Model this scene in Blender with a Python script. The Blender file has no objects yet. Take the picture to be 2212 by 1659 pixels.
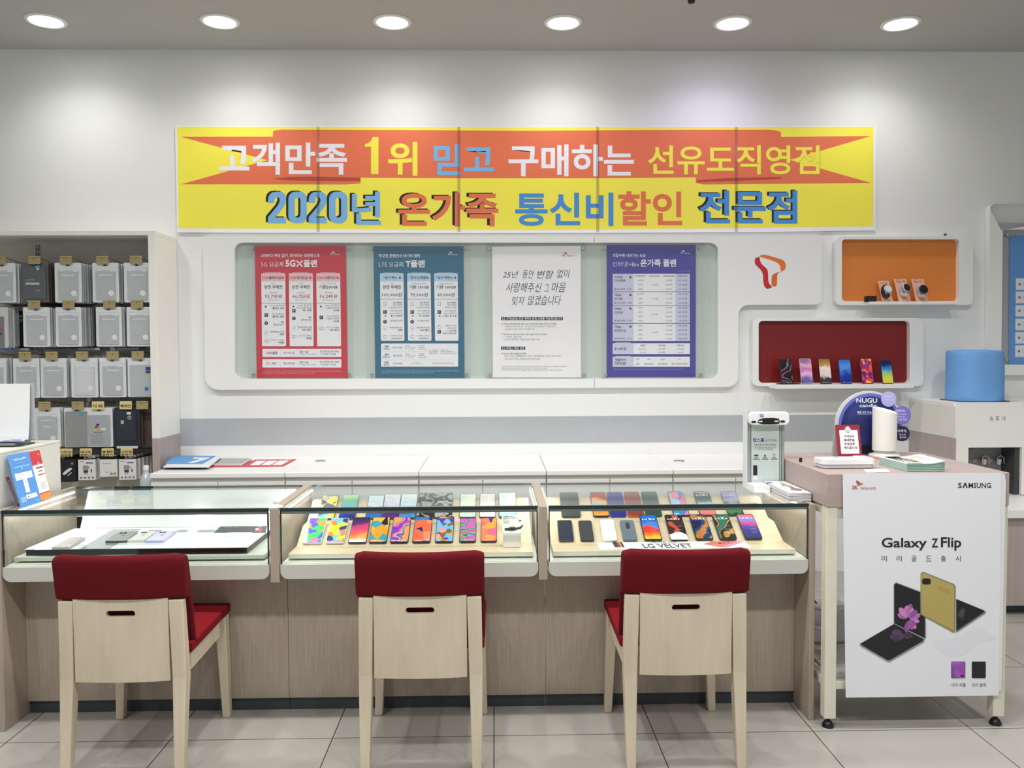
import bpy, bmesh, math, random
from mathutils import Vector, Matrix
random.seed(7)
SC = bpy.context.scene
COL = SC.collection

# ------------------------------------------------------------------ camera
F, YAW, PITCH, ROLL, EYE = 1790.0, .0209, .0367, .0049, 1.4257   # focal length in pixels of the 2212x1659 frame
cyw, syw = math.cos(YAW), math.sin(YAW)
FWD = Vector((syw*math.cos(PITCH), cyw*math.cos(PITCH), -math.sin(PITCH)))
RGT = Vector((cyw, -syw, 0)); DWN = FWD.cross(RGT)
RGT, DWN = math.cos(ROLL)*RGT + math.sin(ROLL)*DWN, -math.sin(ROLL)*RGT + math.cos(ROLL)*DWN
EYEP = Vector((0, 0, EYE))
cam = bpy.data.cameras.new('camera'); cam.sensor_width = 36; cam.lens = F/2212*36; cam.clip_start = .05
camo = bpy.data.objects.new('camera', cam); COL.objects.link(camo)
M = Matrix((RGT, -DWN, -FWD)).transposed().to_4x4(); M.translation = EYEP; camo.matrix_world = M
SC.camera = camo

# ------------------------------------------------------------------ world, exposure
w = bpy.data.worlds.new('world'); SC.world = w; w.use_nodes = True
w.node_tree.nodes['Background'].inputs[0].default_value = (.92, .96, 1, 1)
w.node_tree.nodes['Background'].inputs[1].default_value = .42
vs = SC.view_settings; vs.view_transform = 'Standard'; vs.look = 'None'; vs.gamma = 1; vs.use_curve_mapping = False
vs.exposure = 0.40
SC.cycles.transparent_max_bounces = 24
SPOT_W = 50.0      # each ceiling downlight over the customer side
SPOT_BACK = 16.0   # each downlight along the back wall
LED_W = 0.28        # each counter led strip

# ------------------------------------------------------------------ helpers
def ray(px, py):
    d = RGT*((px-1106)/F) + DWN*((py-829.5)/F) + FWD
    return d
def at(px, py, Y):
    d = ray(px, py); return EYEP + d*(Y/d.y)
def zat(px, py, z):
    d = ray(px, py); return EYEP + d*((z-EYE)/d.z)
def xat(px, py, x):
    d = ray(px, py); return EYEP + d*(x/d.x)
def lin(c):
    return tuple(((v/255)/12.92 if v/255 <= .04045 else ((v/255+.055)/1.055)**2.4) for v in c)
MATS = {}
def mat(name, col=(200, 200, 200), rough=.5, metal=0, var=.04, scale=6, stretch=(1, 1, 1), bump=0, bscale=80, emit=0, spec=.5, coat=0, sheen=0):
    """principled surface whose colour drifts with a stretched noise, optional fine bump"""
    if name in MATS: return MATS[name]
    m = bpy.data.materials.new(name); m.use_nodes = True; nt = m.node_tree; p = nt.nodes['Principled BSDF']
    tc = nt.nodes.new('ShaderNodeTexCoord'); mp = nt.nodes.new('ShaderNodeMapping'); mp.inputs['Scale'].default_value = stretch
    nt.links.new(tc.outputs['Object'], mp.inputs[0])
    nz = nt.nodes.new('ShaderNodeTexNoise'); nz.inputs['Scale'].default_value = scale; nz.inputs['Detail'].default_value = 3
    nt.links.new(mp.outputs[0], nz.inputs[0])
    mx = nt.nodes.new('ShaderNodeMixRGB'); c = lin(col)
    mx.inputs[1].default_value = (*[max(0, v*(1-var)) for v in c], 1); mx.inputs[2].default_value = (*[min(1, v*(1+var)) for v in c], 1)
    nt.links.new(nz.outputs[0], mx.inputs[0]); nt.links.new(mx.outputs[0], p.inputs['Base Color'])
    p.inputs['Roughness'].default_value = rough; p.inputs['Metallic'].default_value = metal
    p.inputs['Specular IOR Level'].default_value = spec; p.inputs['Coat Weight'].default_value = coat; p.inputs['Sheen Weight'].default_value = sheen
    if bump:
        n2 = nt.nodes.new('ShaderNodeTexNoise'); n2.inputs['Scale'].default_value = bscale; nt.links.new(mp.outputs[0], n2.inputs[0])
        b = nt.nodes.new('ShaderNodeBump'); b.inputs['Strength'].default_value = bump; b.inputs['Distance'].default_value = .002
        nt.links.new(n2.outputs[0], b.inputs['Height']); nt.links.new(b.outputs[0], p.inputs['Normal'])
    if emit:
        nt.links.new(mx.outputs[0], p.inputs['Emission Color']); p.inputs['Emission Strength'].default_value = emit
    MATS[name] = m; return m
def wood(name, c1, c2, scale=14, stretch=(6, 6, .35), rough=.5, ring=False):
    if name in MATS: return MATS[name]
    m = bpy.data.materials.new(name); m.use_nodes = True; nt = m.node_tree; p = nt.nodes['Principled BSDF']; L = nt.links
    tc = nt.nodes.new('ShaderNodeTexCoord'); mp = nt.nodes.new('ShaderNodeMapping'); mp.inputs['Scale'].default_value = stretch
    L.new(tc.outputs['Object'], mp.inputs[0])
    nz = nt.nodes.new('ShaderNodeTexNoise'); nz.inputs['Scale'].default_value = scale; nz.inputs['Detail'].default_value = 6; nz.inputs['Roughness'].default_value = .65
    L.new(mp.outputs[0], nz.inputs[0]); src = nz.outputs[0]
    if ring:
        mp2 = nt.nodes.new('ShaderNodeMapping'); mp2.inputs['Scale'].default_value = (9, 9, 1.1); L.new(tc.outputs['Object'], mp2.inputs[0])
        wv = nt.nodes.new('ShaderNodeTexWave'); wv.wave_type = 'RINGS'; wv.inputs['Scale'].default_value = 1.1; wv.inputs['Distortion'].default_value = 5; wv.inputs['Detail'].default_value = 2
        L.new(mp2.outputs[0], wv.inputs[0]); a = nt.nodes.new('ShaderNodeMath'); a.operation = 'MULTIPLY_ADD'; a.inputs[1].default_value = .35
        L.new(wv.outputs[1], a.inputs[0]); L.new(src, a.inputs[2]); src = a.outputs[0]
    cr = nt.nodes.new('ShaderNodeValToRGB'); cr.color_ramp.elements[0].position = .3; cr.color_ramp.elements[1].position = .75 if not ring else 1.0
    cr.color_ramp.elements[0].color = (*lin(c1), 1); cr.color_ramp.elements[1].color = (*lin(c2), 1)
    L.new(src, cr.inputs[0]); L.new(cr.outputs[0], p.inputs['Base Color']); p.inputs['Roughness'].default_value = rough
    MATS[name] = m; return m
def clear(name, tint=(235, 245, 240), rough=.0, refl=1.0, alpha=.0, body=(255, 255, 255)):
    """see-through pane: fresnel mix of transparency and mirror gloss, optional milky share"""
    if name in MATS: return MATS[name]
    m = bpy.data.materials.new(name); m.use_nodes = True; nt = m.node_tree; nt.nodes.clear(); L = nt.links
    out = nt.nodes.new('ShaderNodeOutputMaterial'); tr = nt.nodes.new('ShaderNodeBsdfTransparent'); gl = nt.nodes.new('ShaderNodeBsdfGlossy')
    tc = nt.nodes.new('ShaderNodeTexCoord'); nz = nt.nodes.new('ShaderNodeTexNoise'); nz.inputs['Scale'].default_value = 3; L.new(tc.outputs['Object'], nz.inputs[0])
    mxc = nt.nodes.new('ShaderNodeMixRGB'); t = lin(tint); mxc.inputs[1].default_value = (*[v*.98 for v in t], 1); mxc.inputs[2].default_value = (*t, 1)
    L.new(nz.outputs[0], mxc.inputs[0]); L.new(mxc.outputs[0], tr.inputs[0])
    gl.inputs['Roughness'].default_value = rough
    lw = nt.nodes.new('ShaderNodeLayerWeight'); lw.inputs[0].default_value = .5      # 1-cos, the same from both sides of the thin pane
    pw = nt.nodes.new('ShaderNodeMath'); pw.operation = 'POWER'; pw.inputs[1].default_value = 5; L.new(lw.outputs[1], pw.inputs[0])
    mu = nt.nodes.new('ShaderNodeMath'); mu.operation = 'MULTIPLY_ADD'; mu.inputs[1].default_value = .5*refl; mu.inputs[2].default_value = .035*refl; L.new(pw.outputs[0], mu.inputs[0])
    mx = nt.nodes.new('ShaderNodeMixShader'); L.new(mu.outputs[0], mx.inputs[0]); L.new(tr.outputs[0], mx.inputs[1]); L.new(gl.outputs[0], mx.inputs[2]); last = mx
    if alpha:
        df = nt.nodes.new('ShaderNodeBsdfDiffuse'); df.inputs[0].default_value = (*lin(body), 1)
        m2 = nt.nodes.new('ShaderNodeMixShader'); m2.inputs[0].default_value = alpha; L.new(mx.outputs[0], m2.inputs[1]); L.new(df.outputs[0], m2.inputs[2]); last = m2
    L.new(last.outputs[0], out.inputs[0]); MATS[name] = m; return m
def paper(col, gloss=.45):
    return mat('print_%d_%d_%d' % col, col, gloss, var=.015, scale=20)
def wallpaper(name, kind, cols, seed=0, scale=20, rough=.12):
    """a phone's printed screen: coloured cells, bands or clouds in the phone's own coordinates"""
    if name in MATS: return MATS[name]
    m = bpy.data.materials.new(name); m.use_nodes = True; nt = m.node_tree; p = nt.nodes['Principled BSDF']; L = nt.links
    tc = nt.nodes.new('ShaderNodeTexCoord'); mp = nt.nodes.new('ShaderNodeMapping'); mp.inputs['Location'].default_value = (seed*1.37, seed*.71, seed*.3)
    L.new(tc.outputs['Object'], mp.inputs[0])
    if kind == 'cells':
        t = nt.nodes.new('ShaderNodeTexVoronoi'); t.inputs['Scale'].default_value = scale; L.new(mp.outputs[0], t.inputs[0])
        s = nt.nodes.new('ShaderNodeSeparateColor'); L.new(t.outputs['Color'], s.inputs[0]); src = s.outputs[0]
    elif kind == 'bands':
        t = nt.nodes.new('ShaderNodeTexWave'); t.inputs['Scale'].default_value = scale*.1; t.inputs['Distortion'].default_value = 9; t.inputs['Detail'].default_value = 1.2; t.inputs['Detail Scale'].default_value = scale*.14
        L.new(mp.outputs[0], t.inputs[0]); src = t.outputs[1]
    elif kind == 'fall':   # top to bottom with drifting edges
        s = nt.nodes.new('ShaderNodeSeparateXYZ'); L.new(tc.outputs['Object'], s.inputs[0])
        n = nt.nodes.new('ShaderNodeTexNoise'); n.inputs['Scale'].default_value = scale; n.inputs['Detail'].default_value = 3; L.new(mp.outputs[0], n.inputs[0])
        a = nt.nodes.new('ShaderNodeMath'); a.operation = 'MULTIPLY_ADD'; a.inputs[1].default_value = 6.4; a.inputs[2].default_value = -.28; L.new(s.outputs[1], a.inputs[0])
        b = nt.nodes.new('ShaderNodeMath'); b.operation = 'MULTIPLY_ADD'; b.inputs[1].default_value = .55; L.new(n.outputs[0], b.inputs[0]); L.new(a.outputs[0], b.inputs[2]); src = b.outputs[0]
    else:
        t = nt.nodes.new('ShaderNodeTexNoise'); t.inputs['Scale'].default_value = scale; t.inputs['Detail'].default_value = 2; t.inputs['Distortion'].default_value = 1.2
        L.new(mp.outputs[0], t.inputs[0]); r = nt.nodes.new('ShaderNodeMapRange'); r.inputs[1].default_value = .3; r.inputs[2].default_value = .7; L.new(t.outputs[0], r.inputs[0]); src = r.outputs[0]
    cr = nt.nodes.new('ShaderNodeValToRGB'); els = cr.color_ramp.elements
    while len(els) < len(cols): els.new(.5)
    for i, c in enumerate(cols):
        els[i].position = i/max(1, len(cols)-1) if kind in ('fall', 'cloud') else i/len(cols); els[i].color = (*lin(c), 1)
    cr.color_ramp.interpolation = 'CONSTANT' if kind == 'cells' else ('EASE' if kind != 'bands' else 'LINEAR')
    L.new(src, cr.inputs[0]); L.new(cr.outputs[0], p.inputs['Base Color']); p.inputs['Roughness'].default_value = rough
    MATS[name] = m; return m

TEXTS = {}
PEN = bpy.data.objects.new('pen', bpy.data.curves.new('pen', 'FONT'))   # never linked to the scene
def glyphs(body, off=0.0, res=2, shear=0.0):
    k = (body, off, res, shear)
    if k not in TEXTS:
        c = PEN.data; c.body = body; c.offset = off; c.resolution_u = res; c.shear = shear
        me = bpy.data.meshes.new_from_object(PEN)
        TEXTS[k] = ([(v.co.x, v.co.y) for v in me.vertices], [tuple(p.vertices) for p in me.polygons])
        bpy.data.meshes.remove(me)
    return TEXTS[k]
def rr(x0, y0, x1, y1, r, n=6, rs=None):
    """rounded rectangle outline; rs = radii at (x0,y0),(x1,y0),(x1,y1),(x0,y1)"""
    rs = rs or (r, r, r, r); out = []; sx = 1 if x1 > x0 else -1; sy = 1 if y1 > y0 else -1
    for (cx, cy, a0, q) in ((x0, y0, 180, rs[0]), (x1, y0, 270, rs[1]), (x1, y1, 0, rs[2]), (x0, y1, 90, rs[3])):
        ox = cx + (q if cx == x0 else -q)*sx; oy = cy + (q if cy == y0 else -q)*sy
        for i in range(n+1):
            a = math.radians(a0+90*i/n); out.append((ox+q*math.cos(a)*sx, oy+q*math.sin(a)*sy))
    return out
def chaikin(pts, k=2):
    for _ in range(k):
        o = []
        for i in range(len(pts)):
            a, b = pts[i], pts[(i+1) % len(pts)]
            o += [(a[0]*.75+b[0]*.25, a[1]*.75+b[1]*.25), (a[0]*.25+b[0]*.75, a[1]*.25+b[1]*.75)]
        pts = o
    return pts
def circ(cx, cy, r, n=28, r2=None, a0=0):
    r2 = r2 or r
    return [(cx+r*math.cos(a0+2*math.pi*i/n), cy+r2*math.sin(a0+2*math.pi*i/n)) for i in range(n)]

class MB:
    """collects faces of one mesh"""
    def __init__(s): s.v = []; s.f = []; s.m = []; s.mats = []; s.sm = []
    def mi(s, m):
        if m not in s.mats: s.mats.append(m)
        return s.mats.index(m)
    def add(s, vs, fs, m, smooth=False):
        b = len(s.v); s.v += [Vector(v) for v in vs]; i = s.mi(m)
        for f in fs: s.f.append([b+k for k in f]); s.m.append(i); s.sm.append(smooth)
        return s
    def poly(s, pts, m): return s.add(pts, [list(range(len(pts)))], m)
    def frombm(s, bm, m, smooth=False):
        bm.verts.index_update(); s.add([v.co.copy() for v in bm.verts], [[v.index for v in f.verts] for f in bm.faces], m, smooth); bm.free(); return s
    def box(s, x0, y0, z0, x1, y1, z1, m, bev=0, seg=2, xf=None):
        bm = bmesh.new(); bmesh.ops.create_cube(bm, size=1)
        for v in bm.verts:
            v.co = Vector(((x0+x1)/2+v.co.x*abs(x1-x0), (y0+y1)/2+v.co.y*abs(y1-y0), (z0+z1)/2+v.co.z*abs(z1-z0)))
        if bev: bmesh.ops.bevel(bm, geom=bm.edges[:], offset=bev, segments=seg, profile=.5, affect='EDGES')
        if xf:
            for v in bm.verts: v.co = xf @ v.co
        return s.frombm(bm, m)
    def prism(s, pts, dirv, m, cap=True, side=None):
        """outline of 3d points pushed along dirv"""
        n = len(pts); P = [Vector(p) for p in pts]; Q = [p+Vector(dirv) for p in P]
        fs = [[i, (i+1) % n, n+(i+1) % n, n+i] for i in range(n)]
        s.add(P+Q, fs, side or m)
        if cap: s.poly(P, m); s.poly(Q[::-1], m)
        return s
    def ring(s, A, B, m):
        n = len(A); return s.add(list(A)+list(B), [[i, (i+1) % n, n+(i+1) % n, n+i] for i in range(n)], m)
    def tube(s, pts, r, m, n=8, caps=True):
        P = [Vector(p) for p in pts]; rings = []; up = Vector((0, 0, 1))
        for i, p in enumerate(P):
            t = (P[min(i+1, len(P)-1)]-P[max(i-1, 0)]).normalized(); a = t.cross(up)
            if a.length < .05: a = t.cross(Vector((1, 0, 0)))
            a.normalize(); b = t.cross(a); q = r[i] if isinstance(r, (list, tuple)) else r
            rings.append([p+(a*math.cos(2*math.pi*k/n)+b*math.sin(2*math.pi*k/n))*q for k in range(n)])
        vs = [v for g in rings for v in g]; fs = [[i*n+k, i*n+(k+1) % n, (i+1)*n+(k+1) % n, (i+1)*n+k] for i in range(len(P)-1) for k in range(n)]
        if caps: fs += [list(range(n))[::-1], [(len(P)-1)*n+k for k in range(n)]]
        return s.add(vs, fs, m, True)
    def lathe(s, prof, c, m, n=28, smooth=True, ax='z', cap=True):
        """profile of (radius, height) turned round an axis through c"""
        vs = []; c = Vector(c)
        for r, h in prof:
            for k in range(n):
                a = 2*math.pi*k/n; x, y = r*math.cos(a), r*math.sin(a)
                vs.append(c+(Vector((x, y, h)) if ax == 'z' else Vector((x, -h, y)) if ax == 'y' else Vector((h, x, y))))
        fs = [[i*n+k, i*n+(k+1) % n, (i+1)*n+(k+1) % n, (i+1)*n+k] for i in range(len(prof)-1) for k in range(n)]
        s.add(vs, fs, m, smooth)
        if cap:
            if prof[0][0] > 1e-6: s.poly(vs[:n][::-1], m)
            if prof[-1][0] > 1e-6: s.poly(vs[-n:], m)
        return s
    def xform(s, mtx):
        s.v = [mtx @ v for v in s.v]; return s
    def obj(s, name, parent=None, origin=None, bevel=0, seg=2, sub=0, local=False):
        """links the mesh; a top-level mesh gets its origin at its foot, a part is stored relative to its parent's place"""
        if local: o0 = Vector((0, 0, 0))
        elif parent is not None:
            o0 = Vector((0, 0, 0)); q = parent
            while q is not None: o0 += q.location; q = q.parent
        elif origin is not None: o0 = Vector(origin)
        else:
            xs = [v.x for v in s.v]; ys = [v.y for v in s.v]; o0 = Vector(((min(xs)+max(xs))/2, (min(ys)+max(ys))/2, min(v.z for v in s.v)))
        me = bpy.data.meshes.new(name); me.from_pydata([v-o0 for v in s.v], [], s.f)
        for m in s.mats: me.materials.append(m)
        me.polygons.foreach_set('material_index', s.m); me.polygons.foreach_set('use_smooth', s.sm)
        bm = bmesh.new(); bm.from_mesh(me)
        if bevel or sub: bmesh.ops.remove_doubles(bm, verts=bm.verts[:], dist=1e-5); bmesh.ops.recalc_face_normals(bm, faces=bm.faces[:])
        bm.to_mesh(me); bm.free()
        o = bpy.data.objects.new(name, me); COL.objects.link(o); o.parent = parent
        if parent is None: o.location = o0
        if bevel:
            b = o.modifiers.new('edge', 'BEVEL'); b.width = bevel; b.segments = seg; b.limit_method = 'ANGLE'; b.angle_limit = .6
        if sub:
            b = o.modifiers.new('round', 'SUBSURF'); b.levels = sub; b.render_levels = sub
        return o

class Canvas:
    """flat printing: page coordinates (pixels of a crop of the photograph, or any units) mapped onto a real surface"""
    def __init__(s, mb, fn, ox=0, oy=0, k=1): s.mb = mb; s.fn = fn; s.ox = ox; s.oy = oy; s.k = k
    def q(s, p, l): return s.fn(s.ox+p[0]/s.k, s.oy+p[1]/s.k, l)
    def poly(s, pts, col, l=1): s.mb.poly([s.q(p, l) for p in pts], paper(col) if isinstance(col, tuple) else col)
    def rect(s, x0, y0, x1, y1, col, l=1): s.poly([(x0, y0), (x1, y0), (x1, y1), (x0, y1)], col, l)
    def rrect(s, x0, y0, x1, y1, r, col, l=1): s.poly(rr(x0, y0, x1, y1, r, 4), col, l)
    def circ(s, x, y, r, col, l=1, n=20, r2=None): s.poly(circ(x, y, r, n, r2), col, l)
    def arc(s, x, y, r, wd, a0, a1, col, l=1, n=14):
        o = [(x+(r+wd/2)*math.cos(math.radians(a0+(a1-a0)*i/n)), y+(r+wd/2)*math.sin(math.radians(a0+(a1-a0)*i/n))) for i in range(n+1)]
        i_ = [(x+(r-wd/2)*math.cos(math.radians(a0+(a1-a0)*i/n)), y+(r-wd/2)*math.sin(math.radians(a0+(a1-a0)*i/n))) for i in range(n+1)]
        for i in range(n): s.poly([o[i], o[i+1], i_[i+1], i_[i]], col, l)
    def line(s, x0, y0, x1, y1, wd, col, l=1):
        dx, dy = x1-x0, y1-y0; d = math.hypot(dx, dy) or 1; nx, ny = -dy/d*wd/2, dx/d*wd/2
        s.poly([(x0+nx, y0+ny), (x1+nx, y1+ny), (x1-nx, y1-ny), (x0-nx, y0-ny)], col, l)
    def text(s, body, x0, y0, x1, y1, col, off=0.0, l=2, res=2, shear=0.0):
        vs, fs = glyphs(body, off, res, shear)
        if not vs: return
        ax = min(v[0] for v in vs); bx = max(v[0] for v in vs); ay = min(v[1] for v in vs); by = max(v[1] for v in vs)
        P = [s.q((x0+(v[0]-ax)/(bx-ax)*(x1-x0), y1+(v[1]-ay)/(by-ay)*(y0-y1)), l) for v in vs]
        s.mb.add(P, fs, paper(col) if isinstance(col, tuple) else col)
    def ctext(s, body, cx, cy, h, col, off=0.0, l=2, res=1, wmax=None, al='c'):
        """text of cap height h centred on (cx, cy); al = l / r aligns at cx instead"""
        vs, fs = glyphs(body, off, res, 0)
        if not vs: return
        ax = min(v[0] for v in vs); bx = max(v[0] for v in vs); ay = min(v[1] for v in vs); by = max(v[1] for v in vs)
        k = h/.78; wd = (bx-ax)*k; hh = (by-ay)*k
        if wmax and wd > wmax: wd = wmax
        x0 = cx-wd/2 if al == 'c' else cx if al == 'l' else cx-wd
        s.text(body, x0, cy-hh/2, x0+wd, cy+hh/2, col, off, l, res)
    def sk(s, x0, y0, x1, y1, c1, c2=None, l=2):
        """the two-petal wing over SK telecom"""
        c2 = c2 or c1; W, H = x1-x0, y1-y0; g = lambda a, b: (x0+a*W, y0+b*H)
        s.poly([g(.17, 0), g(.29, .14), g(.335, .36), g(.285, .6), g(.19, .34)], c1, l)
        s.poly([g(.31, .2), g(.48, .4), g(.38, .5), g(.30, .62), g(.345, .38)], c2, l)
        s.text('SK', x0, y0+.55*H, x0+.26*W, y0+.98*H, c1, .03, l, 1)
        s.text('telecom', x0+.36*W, y0+.62*H, x1, y0+H, c2, .012, l, 1)
def wallfn(Y, step=.0004):
    return lambda px, py, l: at(px, py, Y-l*step)

def tag(o, label=None, cat=None, group=None, kind=None):
    if label: o['label'] = label
    if cat: o['category'] = cat
    if group: o['group'] = group
    if kind: o['kind'] = kind
    return o
def thing(name, label, cat, loc=(0, 0, 0), group=None):
    o = bpy.data.objects.new(name, None); COL.objects.link(o); o.location = loc; o.empty_display_size = .05
    return tag(o, label, cat, group)
def dup(o, parent=None):
    c = o.copy(); COL.objects.link(c); c.parent = parent
    for ch in list(o.children): dup(ch, c)
    return c
ORD = ['first', 'second', 'third', 'fourth', 'fifth', 'sixth', 'seventh', 'eighth', 'ninth', 'tenth', 'eleventh']

# ------------------------------------------------------------------ shared materials
WHITE = mat('white_lacquer', (238, 239, 238), .35, var=.01)
WALLM = mat('wall_paint', (236, 237, 236), .6, var=.012, scale=1.5, bump=.05, bscale=150)
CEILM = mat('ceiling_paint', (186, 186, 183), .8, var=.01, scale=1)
CREAM = mat('cream_paint', (241, 239, 232), .45, var=.03, scale=9)
PINKW = wood('pink_laminate', (172, 157, 153), (186, 171, 166), 10, (7, 7, .3), .45)
COUNT = wood('counter_laminate', (161, 147, 133), (180, 167, 153), 22, (9, 9, .3), .5)
TABLEW = wood('table_laminate', (172, 154, 149), (184, 167, 162), 10, (.5, 5, 5), .4)
BEECH = wood('beech', (204, 189, 165), (219, 206, 184), 9, (5, 5, .4), .5, ring=True)
STEPW = wood('pale_step_wood', (204, 180, 152), (219, 197, 170), 10, (.3, 8, 8), .45)
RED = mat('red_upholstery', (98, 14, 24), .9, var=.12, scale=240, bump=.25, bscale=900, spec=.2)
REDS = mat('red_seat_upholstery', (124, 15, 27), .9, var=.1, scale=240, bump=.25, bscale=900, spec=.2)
PLINTH = mat('blue_grey_plinth', (62, 66, 72), .5)
BLACK = mat('black_plastic', (18, 18, 20), .3)
DARK = mat('dark_grey_plastic', (60, 62, 64), .4)
GREY = mat('grey_plastic', (168, 172, 176), .4)
CHROME = mat('brushed_metal', (200, 202, 205), .25, 1)
EDGE = mat('glass_edge_green', (16, 40, 36), .12, spec=.8)
GLASS = clear('cabinet_glass', (250, 254, 252))
ACRYL = clear('acrylic_cover', (255, 255, 255), refl=.9)
TAPE = clear('clear_tape', (246, 246, 246), rough=.15, refl=1.6)
LEDM = mat('led_strip_glow', (255, 252, 244), .5, emit=9)
LENS = mat('downlight_lens', (255, 254, 248), .5, emit=14)
LENSV = mat('violet_downlight_lens', (232, 222, 255), .5, emit=14)
# ------------------------------------------------------------------ room shell
YW, CEIL = 5.3, 3.337
def floor_mat():
    m = bpy.data.materials.new('porcelain_tiles'); m.use_nodes = True; nt = m.node_tree; p = nt.nodes['Principled BSDF']; L = nt.links
    tc = nt.nodes.new('ShaderNodeTexCoord'); br = nt.nodes.new('ShaderNodeTexBrick'); br.offset = 0
    br.inputs['Scale'].default_value = 1; br.inputs['Brick Width'].default_value = .6; br.inputs['Row Height'].default_value = .6
    br.inputs['Mortar Size'].default_value = .0022; br.inputs['Mortar Smooth'].default_value = .1
    br.inputs['Color1'].default_value = (*lin((186, 183, 176)), 1); br.inputs['Color2'].default_value = (*lin((182, 179, 172)), 1); br.inputs['Mortar'].default_value = (*lin((78, 72, 64)), 1)
    L.new(tc.outputs['Object'], br.inputs[0])
    nz = nt.nodes.new('ShaderNodeTexNoise'); nz.inputs['Scale'].default_value = 2.2; nz.inputs['Detail'].default_value = 5; L.new(tc.outputs['Object'], nz.inputs[0])
    mx = nt.nodes.new('ShaderNodeMixRGB'); mx.blend_type = 'MULTIPLY'; mx.inputs[0].default_value = .16
    L.new(br.outputs[0], mx.inputs[1]); L.new(nz.outputs[0], mx.inputs[2]); L.new(mx.outputs[0], p.inputs['Base Color'])
    p.inputs['Roughness'].default_value = .22; p.inputs['Specular IOR Level'].default_value = .5
    return m
XL, XR, YB = -5.2, 5.4, -3.6
o = MB().box(XL, YB, -.1, XR, YW+.1, 0, floor_mat()).obj('floor', origin=(-1.81, 3.044, 0)); tag(o, kind='structure')
o = MB().box(XL-.1, YW, 0, XR+.1, YW+.12, CEIL+.1, WALLM).obj('wall_back'); tag(o, kind='structure')
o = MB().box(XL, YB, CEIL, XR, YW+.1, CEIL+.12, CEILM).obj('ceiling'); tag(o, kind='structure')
o = MB().box(XL-.12, YB, 0, XL, YW+.1, CEIL+.1, WALLM).obj('wall_left'); tag(o, kind='structure')
o = MB().box(XR, YB, 0, XR+.12, YW+.1, CEIL+.1, WALLM).obj('wall_right'); tag(o, kind='structure')
o = MB().box(-2.0, YW-.0015, .850, 2.68, YW, 1.022, mat('grey_wall_stripe', (176, 180, 184), .5)).obj('trim_1'); tag(o, kind='structure')

# ------------------------------------------------------------------ ceiling downlights
def downlight(x, y, label, lens, group, power=SPOT_W):
    t = thing('downlight', label, 'ceiling light', (x, y, CEIL), group)
    MB().lathe([(.086, -.004), (.090, -.010), (.104, -.010), (.112, -.004), (.112, 0), (.086, 0), (.086, -.004)], (x, y, CEIL), WHITE, 36, cap=False).obj('trim_ring', t)
    MB().lathe([(0.0001, -.007), (.06, -.007), (.087, -.003)], (x, y, CEIL), lens, 36, cap=False).obj('lens', t)
    ld = bpy.data.lights.new('downlight_lamp', 'SPOT'); ld.energy = power; ld.spot_size = math.radians(150); ld.spot_blend = .5 if power == SPOT_W else .9; ld.shadow_soft_size = .075
    ld.color = (.84, .76, 1) if lens is LENSV else (1, .985, .955)
    lo = bpy.data.objects.new('downlight_lamp', ld); COL.objects.link(lo); lo.parent = t; lo.location = (0, 0, -.03)
    return t
SIX = ['over the accessory shelf, nearest the ceiling corner', 'above the banner end by the accessory shelf', 'above the middle of the banner, on the shelf side',
       'above the middle of the banner, on the niche side', 'with a violet tint above the banner', 'above the orange niche']
labels = ['round white recessed downlight above the accessory shelf', 'round white recessed downlight above the start of the banner', 'round white recessed downlight above the number in the banner headline',
          'round white recessed downlight above the white banner words, just before the violet one', 'round recessed downlight glowing slightly violet near the end of the banner', 'round white recessed downlight above the orange wall niche']
for i in range(6):
    downlight(-2.545+.984*i, 4.85, labels[i], LENSV if i == 4 else LENS, 'downlights along the back wall', SPOT_BACK)
for j, y in enumerate((2.75, 1.0)):
    for i in range(6):
        downlight(-2.545+.984*i, y, 'round white recessed downlight in the rows over the customer side', LENS, 'downlights over the customer side')
c = zat(1493.5, 4, 3.30)
t = thing('ceiling_sensor', 'small black fitting hanging under the ceiling edge, between two downlights', 'sensor', (c.x, c.y, CEIL))
MB().lathe([(.014, 0), (.014, -.02)], (c.x, c.y, CEIL), BLACK, 16).obj('neck', t)
MB().lathe([(.016, -.02), (.020, -.03), (.018, -.042), (.008, -.046)], (c.x, c.y, CEIL), BLACK, 20).obj('head', t)

# ------------------------------------------------------------------ paper banner
OR, YE, WH, LB, BL, BK = (236, 120, 84), (255, 243, 84), (246, 243, 252), (128, 188, 240), (72, 148, 222), (28, 24, 26)
t = thing('paper_banner', 'long yellow paper banner with orange ribbon and bold lettering taped above the board', 'banner', at(1135, 500, 5.29))
mb = MB(); fn = lambda px, py, l: at(px, py, 5.290-l*.0003)
cv = Canvas(mb, fn)
top = [(378, 272), (1135, 273.5), (1892.5, 272.5)]; bot = [(1891.5, 497.5), (1700, 500.5), (1500, 502), (1290, 503), (1000, 503.5), (800, 503), (600, 503), (382, 502)]
outline = [at(px, py, 5.290) for px, py in top+bot]
mb.prism(outline, (0, .0012, 0), paper((246, 245, 250)))
ybot = [(1886.5, 489), (1700, 491), (1500, 494), (1290, 496), (1130, 497), (900, 496.5), (650, 494.5), (385.5, 493)]
cv.poly([(382.7, 273.7), (1135, 275), (1887, 274)]+ybot, YE, 1)
A = Canvas(mb, fn, 370, 260, 2.911); B = Canvas(mb, fn, 1130, 260, 2.873)
cv.poly([(589.9, 284), (594, 281.5), (611, 280), (900, 281), (1130, 282.6), (1300, 281.5), (1500, 280.3), (1660, 280.2), (1675, 281.5), (1687, 285), (1687, 295.9), (1706, 345.3), (1664, 383.5), (1503, 382.9), (1300, 384.8), (1000, 385), (778.8, 383.7), (612, 384), (577.8, 345.9), (589.9, 295.4)], OR, 2)
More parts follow.
